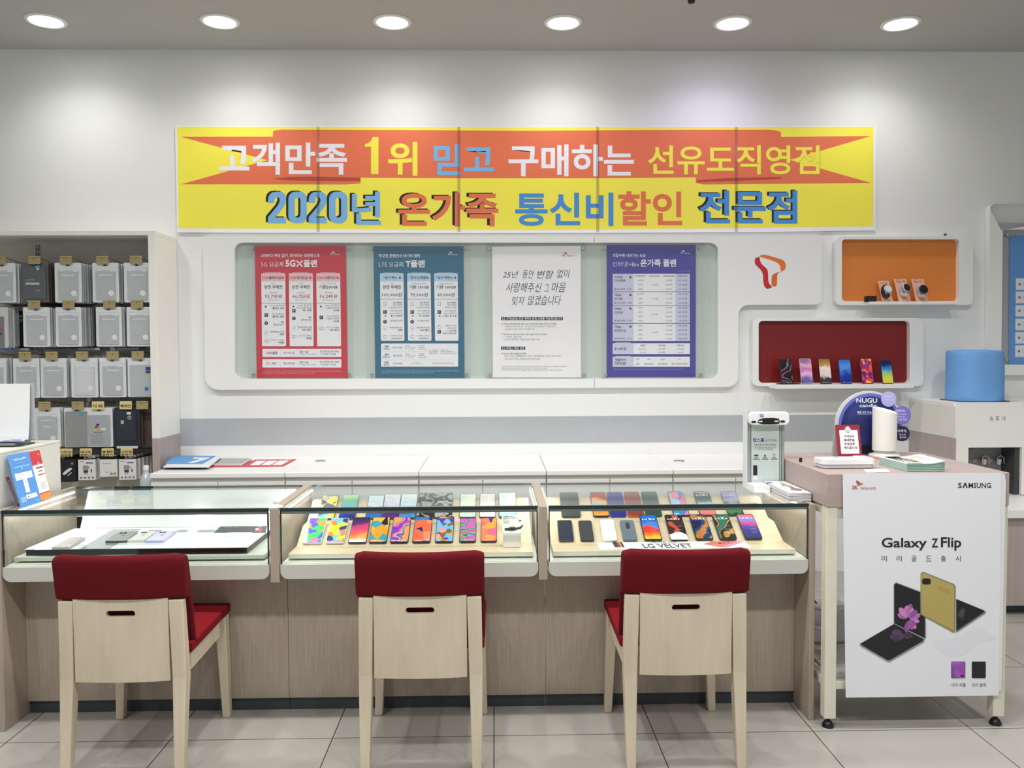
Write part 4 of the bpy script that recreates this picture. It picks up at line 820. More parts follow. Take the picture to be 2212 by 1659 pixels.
# stepped risers
def riser(x0, x1, label, prof, zb=.634):
    mb = MB(); n = len(prof); Lp = [(x0, y, z) for y, z in prof]; ml = mat('step_edge_white', (228, 224, 212), .45)
    a = [Vector(p) for p in Lp]; b = [Vector((x1, p[1], p[2])) for p in Lp]
    for i in range(n-1):
        mb.add([a[i], b[i], b[i+1], a[i+1]], [[0, 1, 2, 3]], ml if prof[i][0] == prof[i+1][0] else STEPW)
    for P in (a, b): mb.poly([P[0]]+P[1:]+[Vector((P[0].x, prof[-1][0], zb))], ml)
    mb.add([a[-1], b[-1], Vector((x1, prof[-1][0], zb)), Vector((x0, prof[-1][0], zb))], [[0, 1, 2, 3]], ml)
    mb.add([Vector((x0, prof[0][0], zb)), Vector((x1, prof[0][0], zb)), Vector((x1, prof[-1][0], zb)), Vector((x0, prof[-1][0], zb))], [[0, 1, 2, 3]], ml)
    for fx in (x0+.08, x1-.08):
        for fy in (3.24, 3.6): mb.box(fx-.02, fy-.02, TT+.0002, fx+.02, fy+.02, zb, ml)
    return tag(mb.obj('stepped_riser'), label, 'display riser')
PROF = [(3.2, .636), (3.2, .653), (3.338, .653), (3.45, .712), (3.530, .714), (3.645, .783), (3.688, .783)]
riser(-.803, .146, 'pale wood stepped riser carrying phones with colourful screens, in the middle counter', PROF)
riser(.225, 1.176, 'pale wood stepped riser under the phones nearest the poster table', PROF)

# ------------------------------------------------------------------ phones
def phone(x, row, w, L, scr, label, group, texts=(), body=(24, 24, 28), kind='face', bez=.0022, Yb=None, zb=None, th=None, notch='dot', rz=0, cat='phone'):
    if row == 'front': Yb, zb, th = 3.343, .6575, math.radians(29)
    if row == 'back': Yb, zb, th = 3.534, .7185, math.radians(31)
    t = thing('smartphone', label, cat, (x, Yb, zb), group); t.rotation_euler = (th, 0, rz)
    T = .0078; mb = MB(); o_ = rr(-w/2, 0, w/2, L, .0085, 5)
    mb.prism([(a, b, 0) for a, b in o_], (0, 0, T), paper(body, .2)); mb.obj('phone_body', t, local=True, bevel=.0012)
    mb = MB(); cv = Canvas(mb, lambda u, v, l: Vector((u, v, T+.0002+l*.0003)))
    if kind == 'face':
        cv.poly(rr(-w/2+bez, bez*1.6, w/2-bez, L-bez*1.8, .006, 4), scr, 1)
        if notch == 'dot': cv.circ(0, L-.0065, .0017, (12, 12, 14), 2, 10)
        elif notch == 'drop': cv.poly([(-.004, L-.004), (.004, L-.004), (.0015, L-.0085), (-.0015, L-.0085)], (14, 14, 16), 2)
        for (tx, x0, y1, x1, y0, c, of) in texts: cv.text(tx, x0*w, y1*L, x1*w, y0*L, c, of, 4, 1)
        mb.obj('screen', t, local=True)
    else:
        cv.poly(rr(-w/2+.001, .001, w/2-.001, L-.001, .008, 4), scr, 1)
        for (tx, x0, y1, x1, y0, c, of) in texts: cv.text(tx, x0*w, y1*L, x1*w, y0*L, c, of, 4, 1)
        mb.obj('back_cover', t, local=True)
        if kind == 'cam': 
            m2 = MB(); m2.prism([(a, b, T) for a, b in rr(-.0075, L*.55, .0075, L*.86, .007, 5)], (0, 0, .0012), BLACK)
            for k in range(3): m2.lathe([(.0045, .0012), (.0045, .0018), (.003, .0018)], (0, L*.62+k*.012, T), DARK, 14)
            m2.obj('camera_bump', t, local=True)
    return t
def wx(px, py, Y): return at(px, py, Y).x
Wt = (246, 246, 248)
G = lambda s_: ((s_, -.34, .075, .36, .04, Wt, .02),)
FR2 = [(674, 1178, .075, .158, wallpaper('w_a1', 'cells', [(70, 190, 110), (244, 146, 50), (244, 146, 50), (160, 70, 160), (90, 90, 210), (230, 120, 170)], 3, 34), 'green and orange blobs', 'Galaxy A71', (214, 214, 220)),
       (723, 1178, .074, .155, wallpaper('w_a2', 'cells', [(236, 216, 60), (236, 216, 60), (58, 60, 110), (96, 190, 214), (236, 130, 70), (170, 150, 190)], 8, 38), 'yellow balls and navy', 'Galaxy A51 5G', (204, 204, 210)),
       (771.5, 1178, .074, .158, wallpaper('w_a3', 'fall', [(224, 232, 250), (244, 150, 70), (236, 96, 66), (206, 60, 120), (70, 30, 96), (40, 24, 70)], 1, 18), 'purple fading to orange and white', 'Galaxy A50', (30, 26, 40)),
       (815.8, 1177, .073, .158, wallpaper('w_a4', 'cells', [(246, 166, 44), (248, 178, 60), (60, 150, 170), (42, 30, 60), (246, 150, 40)], 5, 26), 'orange with teal and dark leaves', 'Galaxy A30', (30, 26, 36)),
       (862, 1176, .074, .158, wallpaper('w_a5', 'bands', [(110, 60, 190), (220, 70, 160), (250, 140, 70), (90, 190, 230), (60, 40, 150), (246, 150, 90)], 2, 30), 'rainbow disc over purple and orange', 'Galaxy A31', (34, 28, 48)),
       (910, 1176, .074, .157, wallpaper('w_a6', 'cells', [(40, 60, 140), (40, 120, 190), (236, 104, 70), (244, 140, 110), (30, 34, 90)], 9, 24), 'blue and salmon with a white loop', 'Galaxy Wide4', (24, 30, 60)),
       (959, 1175, .073, .160, wallpaper('w_a7', 'cells', [(112, 178, 236), (112, 178, 236), (112, 178, 236), (76, 60, 170), (226, 150, 60), (232, 150, 160), (130, 96, 60)], 4, 46), 'sky blue and coloured balls', 'Galaxy A21s', (26, 26, 34)),
       (1010, 1174, .068, .147, wallpaper('w_a8', 'bands', [(210, 60, 160), (90, 190, 80), (60, 40, 120), (80, 170, 200), (230, 80, 180)], 6, 34), 'magenta and green streaks', 'Galaxy A40', (30, 30, 40)),
       (1056, 1173, .066, .148, wallpaper('w_a9', 'cells', [(250, 150, 60), (240, 90, 130), (60, 50, 120), (250, 120, 90), (214, 60, 160)], 12, 30), 'orange and pink swirls', 'Galaxy A10e', (26, 24, 40))]
for k, (px, py, w_, L_, m_, d_, tx, bc) in enumerate(FR2):
    phone(wx(px, py, 3.343), 'front', w_, L_, m_, 'phone showing %s, %s front row of middle counter' % (d_, ORD[k]), 'front row phones in the middle counter', G(tx), bc)
fol = lambda n, c, s_: wallpaper(n, 'fall', [c[0], c[1], c[2], c[3], c[3]], s_, 60)
BR2 = [(703.6, .071, .155, wallpaper('w_b1', 'cells', [(232, 216, 70), (232, 216, 70), (66, 70, 120), (96, 170, 200), (190, 170, 170)], 21, 36), 'yellow and navy'),
       (749, .071, .157, wallpaper('w_b2', 'fall', [(30, 30, 120), (40, 60, 160), (40, 170, 180), (120, 190, 150), (190, 220, 180)], 3, 22), 'green fading to navy'),
       (806, .069, .152, fol('w_b3', [(40, 110, 190), (50, 90, 170), (200, 214, 230), (222, 230, 238)], 2), 'white above blue foliage'),
       (842, .0725, .158, fol('w_b4', [(90, 50, 140), (70, 40, 110), (200, 196, 224), (224, 224, 236)], 4), 'lavender above purple foliage'),
       (879, .0725, .159, fol('w_b5', [(60, 150, 210), (70, 80, 170), (190, 206, 234), (224, 230, 242)], 7), 'pale grey above blue foliage'),
       (918, .076, .163, wallpaper('w_b6', 'bands', [(40, 40, 44), (40, 40, 44), (40, 40, 44), (40, 40, 44), (150, 150, 154)], 3, 40), 'dark grey smoke'),
       (957, .076, .164, wallpaper('w_b7', 'bands', [(44, 44, 48), (44, 44, 48), (44, 44, 48), (44, 44, 48), (170, 170, 172)], 9, 40), 'black with a pale swirl'),
       (1010, .070, .156, wallpaper('w_b8', 'cloud', [(200, 230, 206), (226, 236, 224), (240, 238, 216)], 2, 16), 'pale mint'),
       (1053, .069, .157, wallpaper('w_b9', 'cloud', [(244, 200, 210), (240, 226, 230), (232, 232, 238)], 5, 16), 'pale pink'),
       (1097, .076, .163, wallpaper('w_b10', 'fall', [(60, 150, 214), (180, 216, 236), (206, 228, 232), (222, 228, 232), (200, 220, 224)], 6, 14), 'pale blue')]
for k, (px, w_, L_, m_, d_) in enumerate(BR2):
    phone(wx(px, 1121, 3.534), 'back', w_, L_, m_, 'phone showing %s, %s back row of middle counter' % (d_, ORD[k]), 'back row phones in the middle counter', (('10:08', -.32, .84, -.1, .815, (120, 124, 130), 0),), (70, 74, 80))
LGt = lambda a, b: (('LG', -.38, .84, -.10, .78, Wt, .02), (a, -.05, .86, .18, .775, Wt, .035), (b, .21, .83, .35, .78, Wt, .03))
K3 = 'front row phones in the counter beside the poster table'
fr3 = 'front row beside poster table'
phone(wx(1223.8, 1167, 3.343), 'front', .062, .128, mat('navy_gloss', (34, 40, 62), .08, coat=.6), 'small glossy navy phone, first '+fr3, K3, (), (60, 60, 70))
phone(wx(1269, 1167, 3.343), 'front', .056, .124, mat('black_cover', (34, 36, 40), .35), 'small black phone face down, second '+fr3, K3, (), (30, 30, 34), 'plainback')
phone(wx(1318, 1167, 3.343), 'front', .059, .128, mat('white_cover', (240, 240, 242), .3), 'plain white phone back, third '+fr3, K3, (), (236, 236, 238), 'plainback')
phone(wx(1362, 1167, 3.343), 'front', .058, .124, mat('slate_cover', (104, 114, 128), .3), 'slate grey phone back with camera oval, fourth '+fr3, K3, (), (90, 98, 110), 'cam')
X3 = [(1411.5, 'Q', '8', wallpaper('w_c5', 'fall', [(246, 190, 60), (240, 110, 50), (226, 60, 50), (60, 130, 220), (30, 90, 190), (40, 110, 210)], 3, 24), 'blue, red and yellow paint'),
      (1468, 'X', '5', wallpaper('w_c6', 'cells', [(40, 30, 34), (40, 30, 34), (40, 30, 34), (190, 80, 60), (70, 40, 40)], 7, 20), 'dark red sparks'),
      (1522.5, 'X', '4', wallpaper('w_c7', 'bands', [(30, 34, 60), (40, 60, 150), (30, 40, 80), (80, 130, 60), (200, 110, 60)], 5, 26), 'blue feathers'),
      (1573.4, 'X', '2', wallpaper('w_c8', 'bands', [(28, 30, 34), (28, 30, 34), (220, 150, 50), (30, 40, 80), (40, 110, 90)], 8, 26), 'dark leaves with gold'),
      (1628.7, 'X', '6', wallpaper('w_c9', 'fall', [(40, 40, 110), (44, 44, 120), (70, 60, 160), (214, 60, 110), (110, 130, 230), (220, 110, 150)], 9, 10), 'pink and blue over navy')]
for k, (px, a, b, m_, d_) in enumerate(X3):
    tx = LGt(a, b)+tuple((s_, .0, .52-i*.13, .30, .495-i*.13, (200, 202, 210), .004) for i, s_ in enumerate(('듀얼 카메라', '대화면 디스플레이', '고용량 배터리')))
    phone(wx(px, 1166, 3.343), 'front', .072, .157, m_, 'phone showing %s under white lettering, %s %s' % (d_, ORD[k+4], fr3), K3, tx, (22, 22, 28), notch=None, bez=.003)
K4 = 'back row phones in the counter beside the poster table'; br3 = 'back row beside poster table'
phone(wx(1234, 1121, 3.534), 'back', .082, .160, mat('charcoal_cover', (52, 56, 58), .3), 'wide charcoal phone back, first '+br3, K4, (('QXXX', -.12, .13, .12, .115, (120, 124, 126), 0),), (40, 44, 46), 'plainback')
phone(wx(1299, 1121, 3.534), 'back', .069, .160, wallpaper('w_d2', 'fall', [(230, 150, 50), (240, 110, 60), (90, 190, 210), (236, 170, 110), (170, 50, 50), (120, 40, 40)], 4, 18), 'phone showing an orange arch scene, second '+br3, K4, (('LG VELVET', -.3, .06, .3, .035, Wt, .01),), (40, 30, 34))
phone(wx(1336, 1121, 3.534), 'back', .071, .160, mat('royal_blue_cover', (44, 52, 130), .12, coat=.5), 'glossy royal blue phone back, third '+br3, K4, (), (40, 60, 190), 'plainback')
phone(wx(1374, 1121, 3.534), 'back', .071, .160, mat('copper_cover', (134, 62, 58), .12, coat=.5), 'glossy copper phone back, fourth '+br3, K4, (), (220, 110, 60), 'plainback')
phone(wx(1413, 1121, 3.534), 'back', .071, .160, mat('deep_green_cover', (40, 74, 68), .12, coat=.5), 'glossy deep green phone back, fifth '+br3, K4, (), (40, 80, 72), 'plainback')
phone(wx(1472.5, 1121, 3.534), 'back', .070, .160, wallpaper('w_d6', 'cells', [(150, 200, 236), (150, 200, 236), (236, 120, 170), (244, 150, 160), (60, 130, 190)], 3, 24), 'phone showing pink petals on blue, sixth '+br3, K4, (('LG Q', -.2, .80, .2, .755, Wt, .01),), (30, 30, 36), notch='drop')
phone(wx(1530, 1121, 3.534), 'back', .070, .160, wallpaper('w_d7', 'fall', [(240, 110, 120), (236, 120, 110), (150, 210, 220), (70, 100, 110), (66, 84, 96), (170, 160, 110)], 6, 26), 'phone showing grey sky above pink clouds, seventh '+br3, K4, LGt('Q', '6'), (40, 44, 50), notch='drop')
phone(wx(1590.5, 1121, 3.534), 'back', .070, .158, wallpaper('w_d8', 'fall', [(40, 46, 40), (60, 130, 70), (50, 60, 60), (170, 180, 214), (160, 150, 210), (170, 160, 214)], 7, 40), 'phone showing lilac sky above green plants, eighth '+br3, K4, LGt('X', '5'), (50, 50, 60), notch='drop')
# white tag on the dark phone, paper strip, watch on its box with a card
c0 = Vector((wx(1469, 1166, 3.33), 3.345, .668)); mb = MB(); mb.prism([(c0.x+x, c0.y+y*math.cos(.5), c0.z+y*math.sin(.5)) for x, y in ((-.034, -.008), (.036, -.008), (.034, .02), (.014, .036), (-.008, .036), (-.036, .02))], (0, -.0008, .0016), paper((246, 246, 248)))
tag(mb.obj('price_tag'), 'white six-sided tag leaning on the dark red sparks phone', 'tag')
P = [zat(*q, .6545) for q in ((1285, 1164), (1603, 1165.5), (1624, 1183), (1296, 1187.5))]; mb = MB(); mb.prism([(p.x, p.y, .6535) for p in P], (0, 0, .0012), paper((248, 248, 250))); cv = Canvas(mb, bilin(P, .6548))
cv.text('새·다른·시작', .37, .24, .54, .44, (120, 120, 124), .004, 2, 1); cv.text('LG VELVET', .295, .5, .62, .92, (70, 72, 78), .01, 2, 2)
for i, c in enumerate(((40, 44, 60), (60, 40, 80), (150, 60, 60), (220, 130, 60), (70, 60, 60))): cv.rect(.105+i*.013, .30, .118+i*.013, .82, c, 2)
cv.poly([(.71, .55), (.83, .06), (.97, .05), (.99, .3), (.80, .92)], (236, 120, 110), 2); cv.poly([(.80, .92), (.97, .18), (.985, .3), (.84, .95)], (220, 150, 200), 3); cv.circ(.82, .5, .012, (120, 50, 60), 4, 10, .08)
for i in range(3): cv.circ(.855+i*.03, .42-i*.12, .007, (120, 50, 60), 4, 10, .05)
tag(mb.obj('paper_strip'), 'long white paper strip with grey lettering and a pink phone picture on the riser', 'paper')
bx = wx(1106, 1180, 3.29); t = thing('watch_box', 'small white box behind the watch at the end of the front row', 'box', (bx, 3.302, .6535))
MB().box(bx-.036, 3.275, .6535, bx+.036, 3.332, .716, mat('white_carton2', (240, 239, 241), .4), .003).obj('box_body', t)
t = thing('smart_watch', 'black watch resting on the small white box', 'watch', (bx+.006, 3.30, .7165)); m2 = MB()
m2.tube([(bx-.028, 3.302, .7205), (bx-.01, 3.295, .7235), (bx+.012, 3.295, .7235), (bx+.034, 3.30, .727), (bx+.044, 3.308, .736)], [.0045, .006, .006, .005, .003], BLACK, 8); m2.obj('strap', t)
m2 = MB(); m2.lathe([(.013, 0), (.014, .004), (.012, .0075)], (bx+.002, 3.295, .7235), mat('watch_case', (50, 50, 54), .25, .6), 20); m2.obj('watch_case', t)
mb = MB(); c_ = mat('clear_sign', (214, 216, 214), .15, var=.02)
q0 = [wx(1084.5, 1178, 3.40), wx(1132, 1178, 3.40)]; zt = at(1100, 1112, 3.43).z
mb.prism([(q0[0], 3.392, .6835), (q0[1], 3.392, .6835), (q0[1], 3.43, zt), (q0[0], 3.43, zt)], (0, .002, 0), clear('card_film', (250, 250, 250), .1, 1, .62, (226, 228, 228)))
def fsign(u, v, l): return Vector((q0[0]+(q0[1]-q0[0])*u, 3.43-.038*v-l*.0005-.0004, zt+(.6835-zt)*v))
cv = Canvas(mb, fsign); cv.text('SAMSUNG', .06, .05, .56, .12, (60, 62, 66), .02, 2, 1); cv.text('Galaxy Watch', .06, .14, .76, .22, (60, 62, 66), .004, 2, 1); cv.text('통화 가능', .06, .24, .3, .28, (90, 92, 96), .006, 2, 1)
for i in range(4): cv.rect(.06, .31+i*.04, .36-.03*(i % 2), .325+i*.04, (150, 152, 154), 2)
cv.rrect(.78, .26, .88, .36, .02, (40, 42, 46), 2)
tag(mb.obj('sign_card'), 'clear sign card with small lettering standing behind the watch', 'sign')

# ------------------------------------------------------------------ flat display in the counter at the desk end
mb = MB(); mb.box(-1.853, 3.2, .636, -.895, 3.69, .652, LEDGE, .002)
for fx in (-1.75, -1.0): mb.box(fx-.03, 3.26, TT+.0002, fx+.03, 3.6, .636, LEDGE)
tag(mb.obj('plinth_slab'), 'white base slab under the black edged board, in the desk end counter', 'slab')
t = thing('flat_signboard', 'white glossy board with thick black edges lying flat in the counter', 'signboard', (-1.395, 3.41, .6525))
MB().box(-1.818, 3.222, .6525, -.967, 3.60, .676, BLACK).obj('black_rim', t)
mb = MB(); BT_ = .6785; mb.box(-1.822, 3.219, .676, -.965, 3.602, BT_, mat('gloss_white', (240, 238, 244), .12))
cvb = Canvas(mb, lambda px, py, l: (lambda p: Vector((p.x, p.y, BT_+l*.0003)))(zat(px, py, BT_)))
cvb.poly([(243, 1143.5), (306, 1143), (238, 1185), (172, 1186)], mat('grey_print', (150, 150, 156), .2, var=.25, scale=3), 1)
for (x0, x1) in ((316, 352), (379, 408), (424, 467)): cvb.poly([(x0+6, 1144.5), (x1, 1144.5), (x1-7, 1150), (x0, 1150)], (160, 160, 164), 1)
mb.obj('white_top', t)
mb = MB(); mb.prism([(-1.80, 3.606, .679), (-.885, 3.606, .679), (-.885, 3.684, .826), (-1.80, 3.684, .826)], (0, .004, .002), mat('white_backboard', (232, 232, 234), .07)); tag(mb.obj('leaning_board'), 'white board leaning back behind the flat black edged board', 'board')
def lying(px, z, th, m, name, label, cat, group=None, smooth=1):
    P = [zat(x, y, z) for x, y in px]; pts = [(p.x, p.y) for p in P]
    if smooth:   # soft corners
        o_ = []
        for i in range(len(pts)):
            a, b, c = Vector(pts[i-1]), Vector(pts[i]), Vector(pts[(i+1) % len(pts)])
            for q in (b.lerp(a, .09), b.lerp(a, .025).lerp(b.lerp(c, .025), .5), b.lerp(c, .09*(a-b).length/max(1e-6, (c-b).length))): o_.append((q.x, q.y))
        pts = o_
    mb = MB(); mb.prism([(x, y, z) for x, y in pts], (0, 0, th), m); t = thing(name, label, cat, (sum(p.x for p in P)/4, sum(p.y for p in P)/4, z), group)
    return t, mb, P
zB = BT_+.0004
lens_m = mat('lens_black', (20, 20, 24), .1)
for (px, col, lab, z_) in (([(256, 1153.5), (299, 1151.5), (273, 1172.5), (227, 1173)], (58, 58, 62), 'black phone lying face down with two lenses, on the flat white board', zB), ([(305, 1152.5), (338, 1151.5), (312, 1171.5), (274, 1172)], (206, 196, 184), 'pale gold phone lying face down between the black and lilac ones', zB), ([(343, 1152), (381, 1151), (353, 1172), (312.5, 1172.5)], (178, 170, 214), 'lilac phone lying face down on the flat white board', zB)):
    t, mb, P = lying(px, z_, .0085, mat('back_%d_%d_%d' % col, col, .2, coat=.4), 'smartphone', lab, 'phone', 'phones lying on the flat white board'); mb.obj('phone_body', t)
    m2 = MB(); f = bilin(P, z_+.0085)
    for u, v in ((.22, .13), (.42, .13)):
        q = f(u, v, 0); m2.lathe([(.006, 0), (.006, .002), (.004, .0022)], q, lens_m, 14)
    m2.obj('camera_lens', t)
    m2 = MB(); q = f(.5, .42, 0); Canvas(m2, lambda u, v, l: q+Vector((u, v, .0006))).circ(0, 0, .006, (90, 90, 96) if col[0] < 100 else (150, 145, 150), 1, 14); m2.obj('back_emblem', t)
t, mb, P = lying([(151, 1165), (186, 1164), (148, 1186), (111, 1187)], zB+.0016, .0085, mat('silver_body', (190, 184, 188), .25), 'smartphone', 'silver phone lying face up on a white leaflet, by the board edge', 'phone', 'phones lying on the flat white board'); mb.obj('phone_body', t)
m2 = MB(); f = bilin(P, zB+.0016+.0085); m2.poly([f(u, v, 1) for u, v in ((.07, .05), (.93, .05), (.93, .95), (.07, .95))], mat('pale_screen', (206, 196, 202), .08)); m2.obj('screen', t)
t, mb, P = lying([(108, 1167), (150, 1165), (112, 1187.5), (74, 1188)], zB, .0012, paper((232, 230, 236)), 'leaflet', 'white leaflet lying under the silver phone on the board', 'leaflet', smooth=0); mb.obj('leaflet_sheet', t)
t, mb, P = lying([(478, 1136.5), (577, 1135.5), (574, 1150.5), (462, 1150.5)], zB, .0012, paper((64, 62, 68)), 'leaflet', 'black leaflet with a small red mark lying in the board corner', 'leaflet', smooth=0)
cv = Canvas(mb, bilin(P, zB+.0012)); cv.rect(.78, .45, .92, .95, (190, 60, 70), 1); cv.rect(.78, .45, .85, .7, (226, 226, 228), 2); cv.rect(.8, .1, .9, .3, (150, 150, 154), 1); cv.text('Galaxy S20', .1, .2, .4, .35, (150, 150, 154), .01, 2, 1); mb.obj('leaflet_sheet', t)
t, mb, P = lying([(492, 1150.8), (545, 1150), (537, 1159), (483, 1159.5)], zB, .0010, paper((232, 232, 238)), 'note_card', 'small white note card beside the black leaflet in the counter', 'card', smooth=0); mb.obj('card_sheet', t)
# suction hook on the divider's top
h = zat(596, 1094, GT); t = thing('suction_hook', 'white round suction hook on the glass corner between two counters', 'hook', (h.x, 3.17, GT))
MB().lathe([(.030, .0005), (.029, .003), (.018, .006), (.008, .010)], (h.x, 3.17, GT), mat('white_rubber', (222, 224, 226), .4), 26).obj('suction_cup', t)
MB().lathe([(.007, .009), (.007, .016), (.009, .018), (.006, .022)], (h.x, 3.17, GT), mat('white_rubber', (222, 224, 226), .4), 16).obj('hook_knob', t)

# ------------------------------------------------------------------ white side desk, holder and leaflets at the frame edge
t = thing('side_desk', 'white high desk standing against the end of the glass counters', 'desk', (-2.5, 3.4, 0))
MB().box(-3.2, 3.17, .0, -1.905, 3.66, 1.045, mat('desk_white', (222, 221, 212), .45), .003).obj('desk_body', t)
MB().box(-3.2, 3.17, 1.0455, -1.905, 3.66, 1.056, mat('desk_white', (222, 221, 212), .45), .002).obj('desk_top', t)
hz = 1.0565
t = thing('brochure_holder', 'grey backed upright holder on a dark slab, cut by the frame edge', 'holder', (-2.2, 3.46, hz))
xr = at(70, 900, 3.50).x; 
MB().box(xr-.5, 3.40, hz, xr-.004, 3.52, hz+.006, DARK).obj('base_slab', t); MB().box(xr-.5, 3.39, hz+.0062, xr-.018, 3.515, hz+.016, mat('slab_grey', (120, 124, 126), .4)).obj('upper_slab', t)
zt = at(65, 829, 3.50).z; m2 = MB(); m2.box(xr-.5, 3.512, hz+.017, xr, 3.522, zt, GREY, .002); m2.obj('holder_back', t)
xs_ = at(62, 900, 3.49).x; mb = MB(); n = 10; pts = []
for i in range(n+1):
    v = i/n; pts.append((3.505-.012*v*v-.02*max(0, v-.8)*5*(v-.8), zt-(zt-hz-.02)*v))
for i in range(n): mb.add([(xs_-.48, *pts[i]), (xs_-.004*i/n, *pts[i]), (xs_-.004*(i+1)/n, *pts[i+1]), (xs_-.48, *pts[i+1])], [[3, 2, 1, 0]], paper((226, 228, 228)))
tag(mb.obj('paper_sheet'), 'blank white sheet standing in the holder at the frame edge', 'paper')
mb = MB(); P = [at(*q, Y_) for q, Y_ in (((0, 948), 3.46), ((50, 948), 3.46), ((58, 955), 3.42), ((0, 955), 3.42))]
zz = hz+.018; P = [Vector((p.x, y, zz+.004)) for p, y in zip(P, (3.475, 3.475, 3.40, 3.40))]; mb.prism(P, (0, 0, .002), paper((196, 206, 236))); cv = Canvas(mb, bilin(P, zz+.006)); cv.poly([(.1, .9), (.5, .2), (.9, .3), (.6, .6), (.3, .95)], (86, 110, 196), 1); cv.poly([(.5, .9), (.8, .5), (.98, .6), (.8, .95)], (110, 96, 190), 1)
tag(mb.obj('leaflet'), 'blue and white leaflet lying at the foot of the upright holder', 'leaflet')
def lean(px_bot, px_top, zb, xt, col, label):
    Bp = [zat(*q, zb) for q in px_bot]; T0 = xat(*px_top[0], xt); P = [T0, T0+(Bp[1]-Bp[0]), Bp[1], Bp[0]]
    nrm = (P[1]-P[0]).cross(P[3]-P[0]).normalized()
    if nrm.x < 0: nrm = -nrm
    mb = MB(); mb.prism(P, tuple(-nrm*.0015), paper(col))
    def fn(u, v, l): return P[0].lerp(P[1], u).lerp(P[3].lerp(P[2], u), v)+nrm*(l*.0004)
    return mb, Canvas(mb, fn)
mb, cv = lean([(87, 1081.5), (111, 1073.5)], [(61, 977), (99, 970)], .8455, -1.9035, (206, 62, 66), '')
cv.rect(.05, .29, .98, .86, (240, 240, 242), 1); cv.rect(0, .88, 1, 1, (240, 148, 66), 1); cv.text('SE', .52, .24, .7, .28, W1, .01, 2, 1); cv.sk(.72, .05, .92, .1, W1); cv.rect(.3, .34, .92, .37, (190, 50, 60), 2); cv.rect(.3, .49, .95, .51, (180, 50, 60), 2)
for i in range(6): cv.rect(.35, .66+i*.025, .9-.08*(i % 3), .67+i*.025, (190, 190, 194), 2)
cv.rect(.4, .42, .8, .435, (120, 60, 66), 2); tag(mb.obj('leaflet'), 'red and orange topped leaflet leaning on the white desk', 'leaflet', 'leaflets leaning on the white desk')
mb, cv = lean([(38, 1095), (44, 1093)], [(13, 1031), (26, 1026)], .8455, -1.897, (150, 50, 58), '')
cv.rect(.12, .1, .95, .9, (170, 150, 148), 1); cv.circ(.5, .2, .16, (70, 60, 62), 2, 16, .06); cv.circ(.5, .2, .1, (170, 150, 148), 3, 16, .04); tag(mb.obj('leaflet'), 'narrow dark red leaflet mostly hidden behind the blue one', 'leaflet', 'leaflets leaning on the white desk')
mb, cv = lean([(45, 1097), (90, 1083.5)], [(16, 984), (63, 974)], .8455, -1.892, (86, 152, 222), '')
cv.text('T월T Day혜택', .2, .085, .78, .14, W1, .02, 2, 1); cv.rect(.16, .245, .88, .262, (170, 206, 240), 1); cv.text('매월 첫째 주 데이', .32, .175, .72, .19, (190, 216, 242), .004, 2, 1); cv.poly([(.46, .29), (.54, .27), (.54, .30), (.46, .31)], (170, 206, 240), 1)
cv.rect(.10, .37, .90, .50, W1, 1); cv.rect(.40, .49, .60, .76, W1, 1)
for u, v in ((.22, .41), (.45, .40), (.75, .39), (.3, .46), (.75, .45), (.5, .55), (.5, .64), (.5, .72)): cv.rect(u-.05, v, u+.05, v+.008, (160, 164, 176), 2)
cv.rrect(.36, .80, .88, .88, .03, W1, 1); cv.rrect(.10, .82, .34, .92, .02, (150, 192, 236), 1); cv.circ(.46, .84, .03, (70, 80, 100), 2, 12, .014); cv.sk(.76, .93, .9, .96, W1); cv.circ(.14, .955, .03, (120, 170, 226), 2, 12, .012)
tag(mb.obj('leaflet'), 'blue leaflet with a white letter shape leaning on the white desk', 'leaflet', 'leaflets leaning on the white desk')

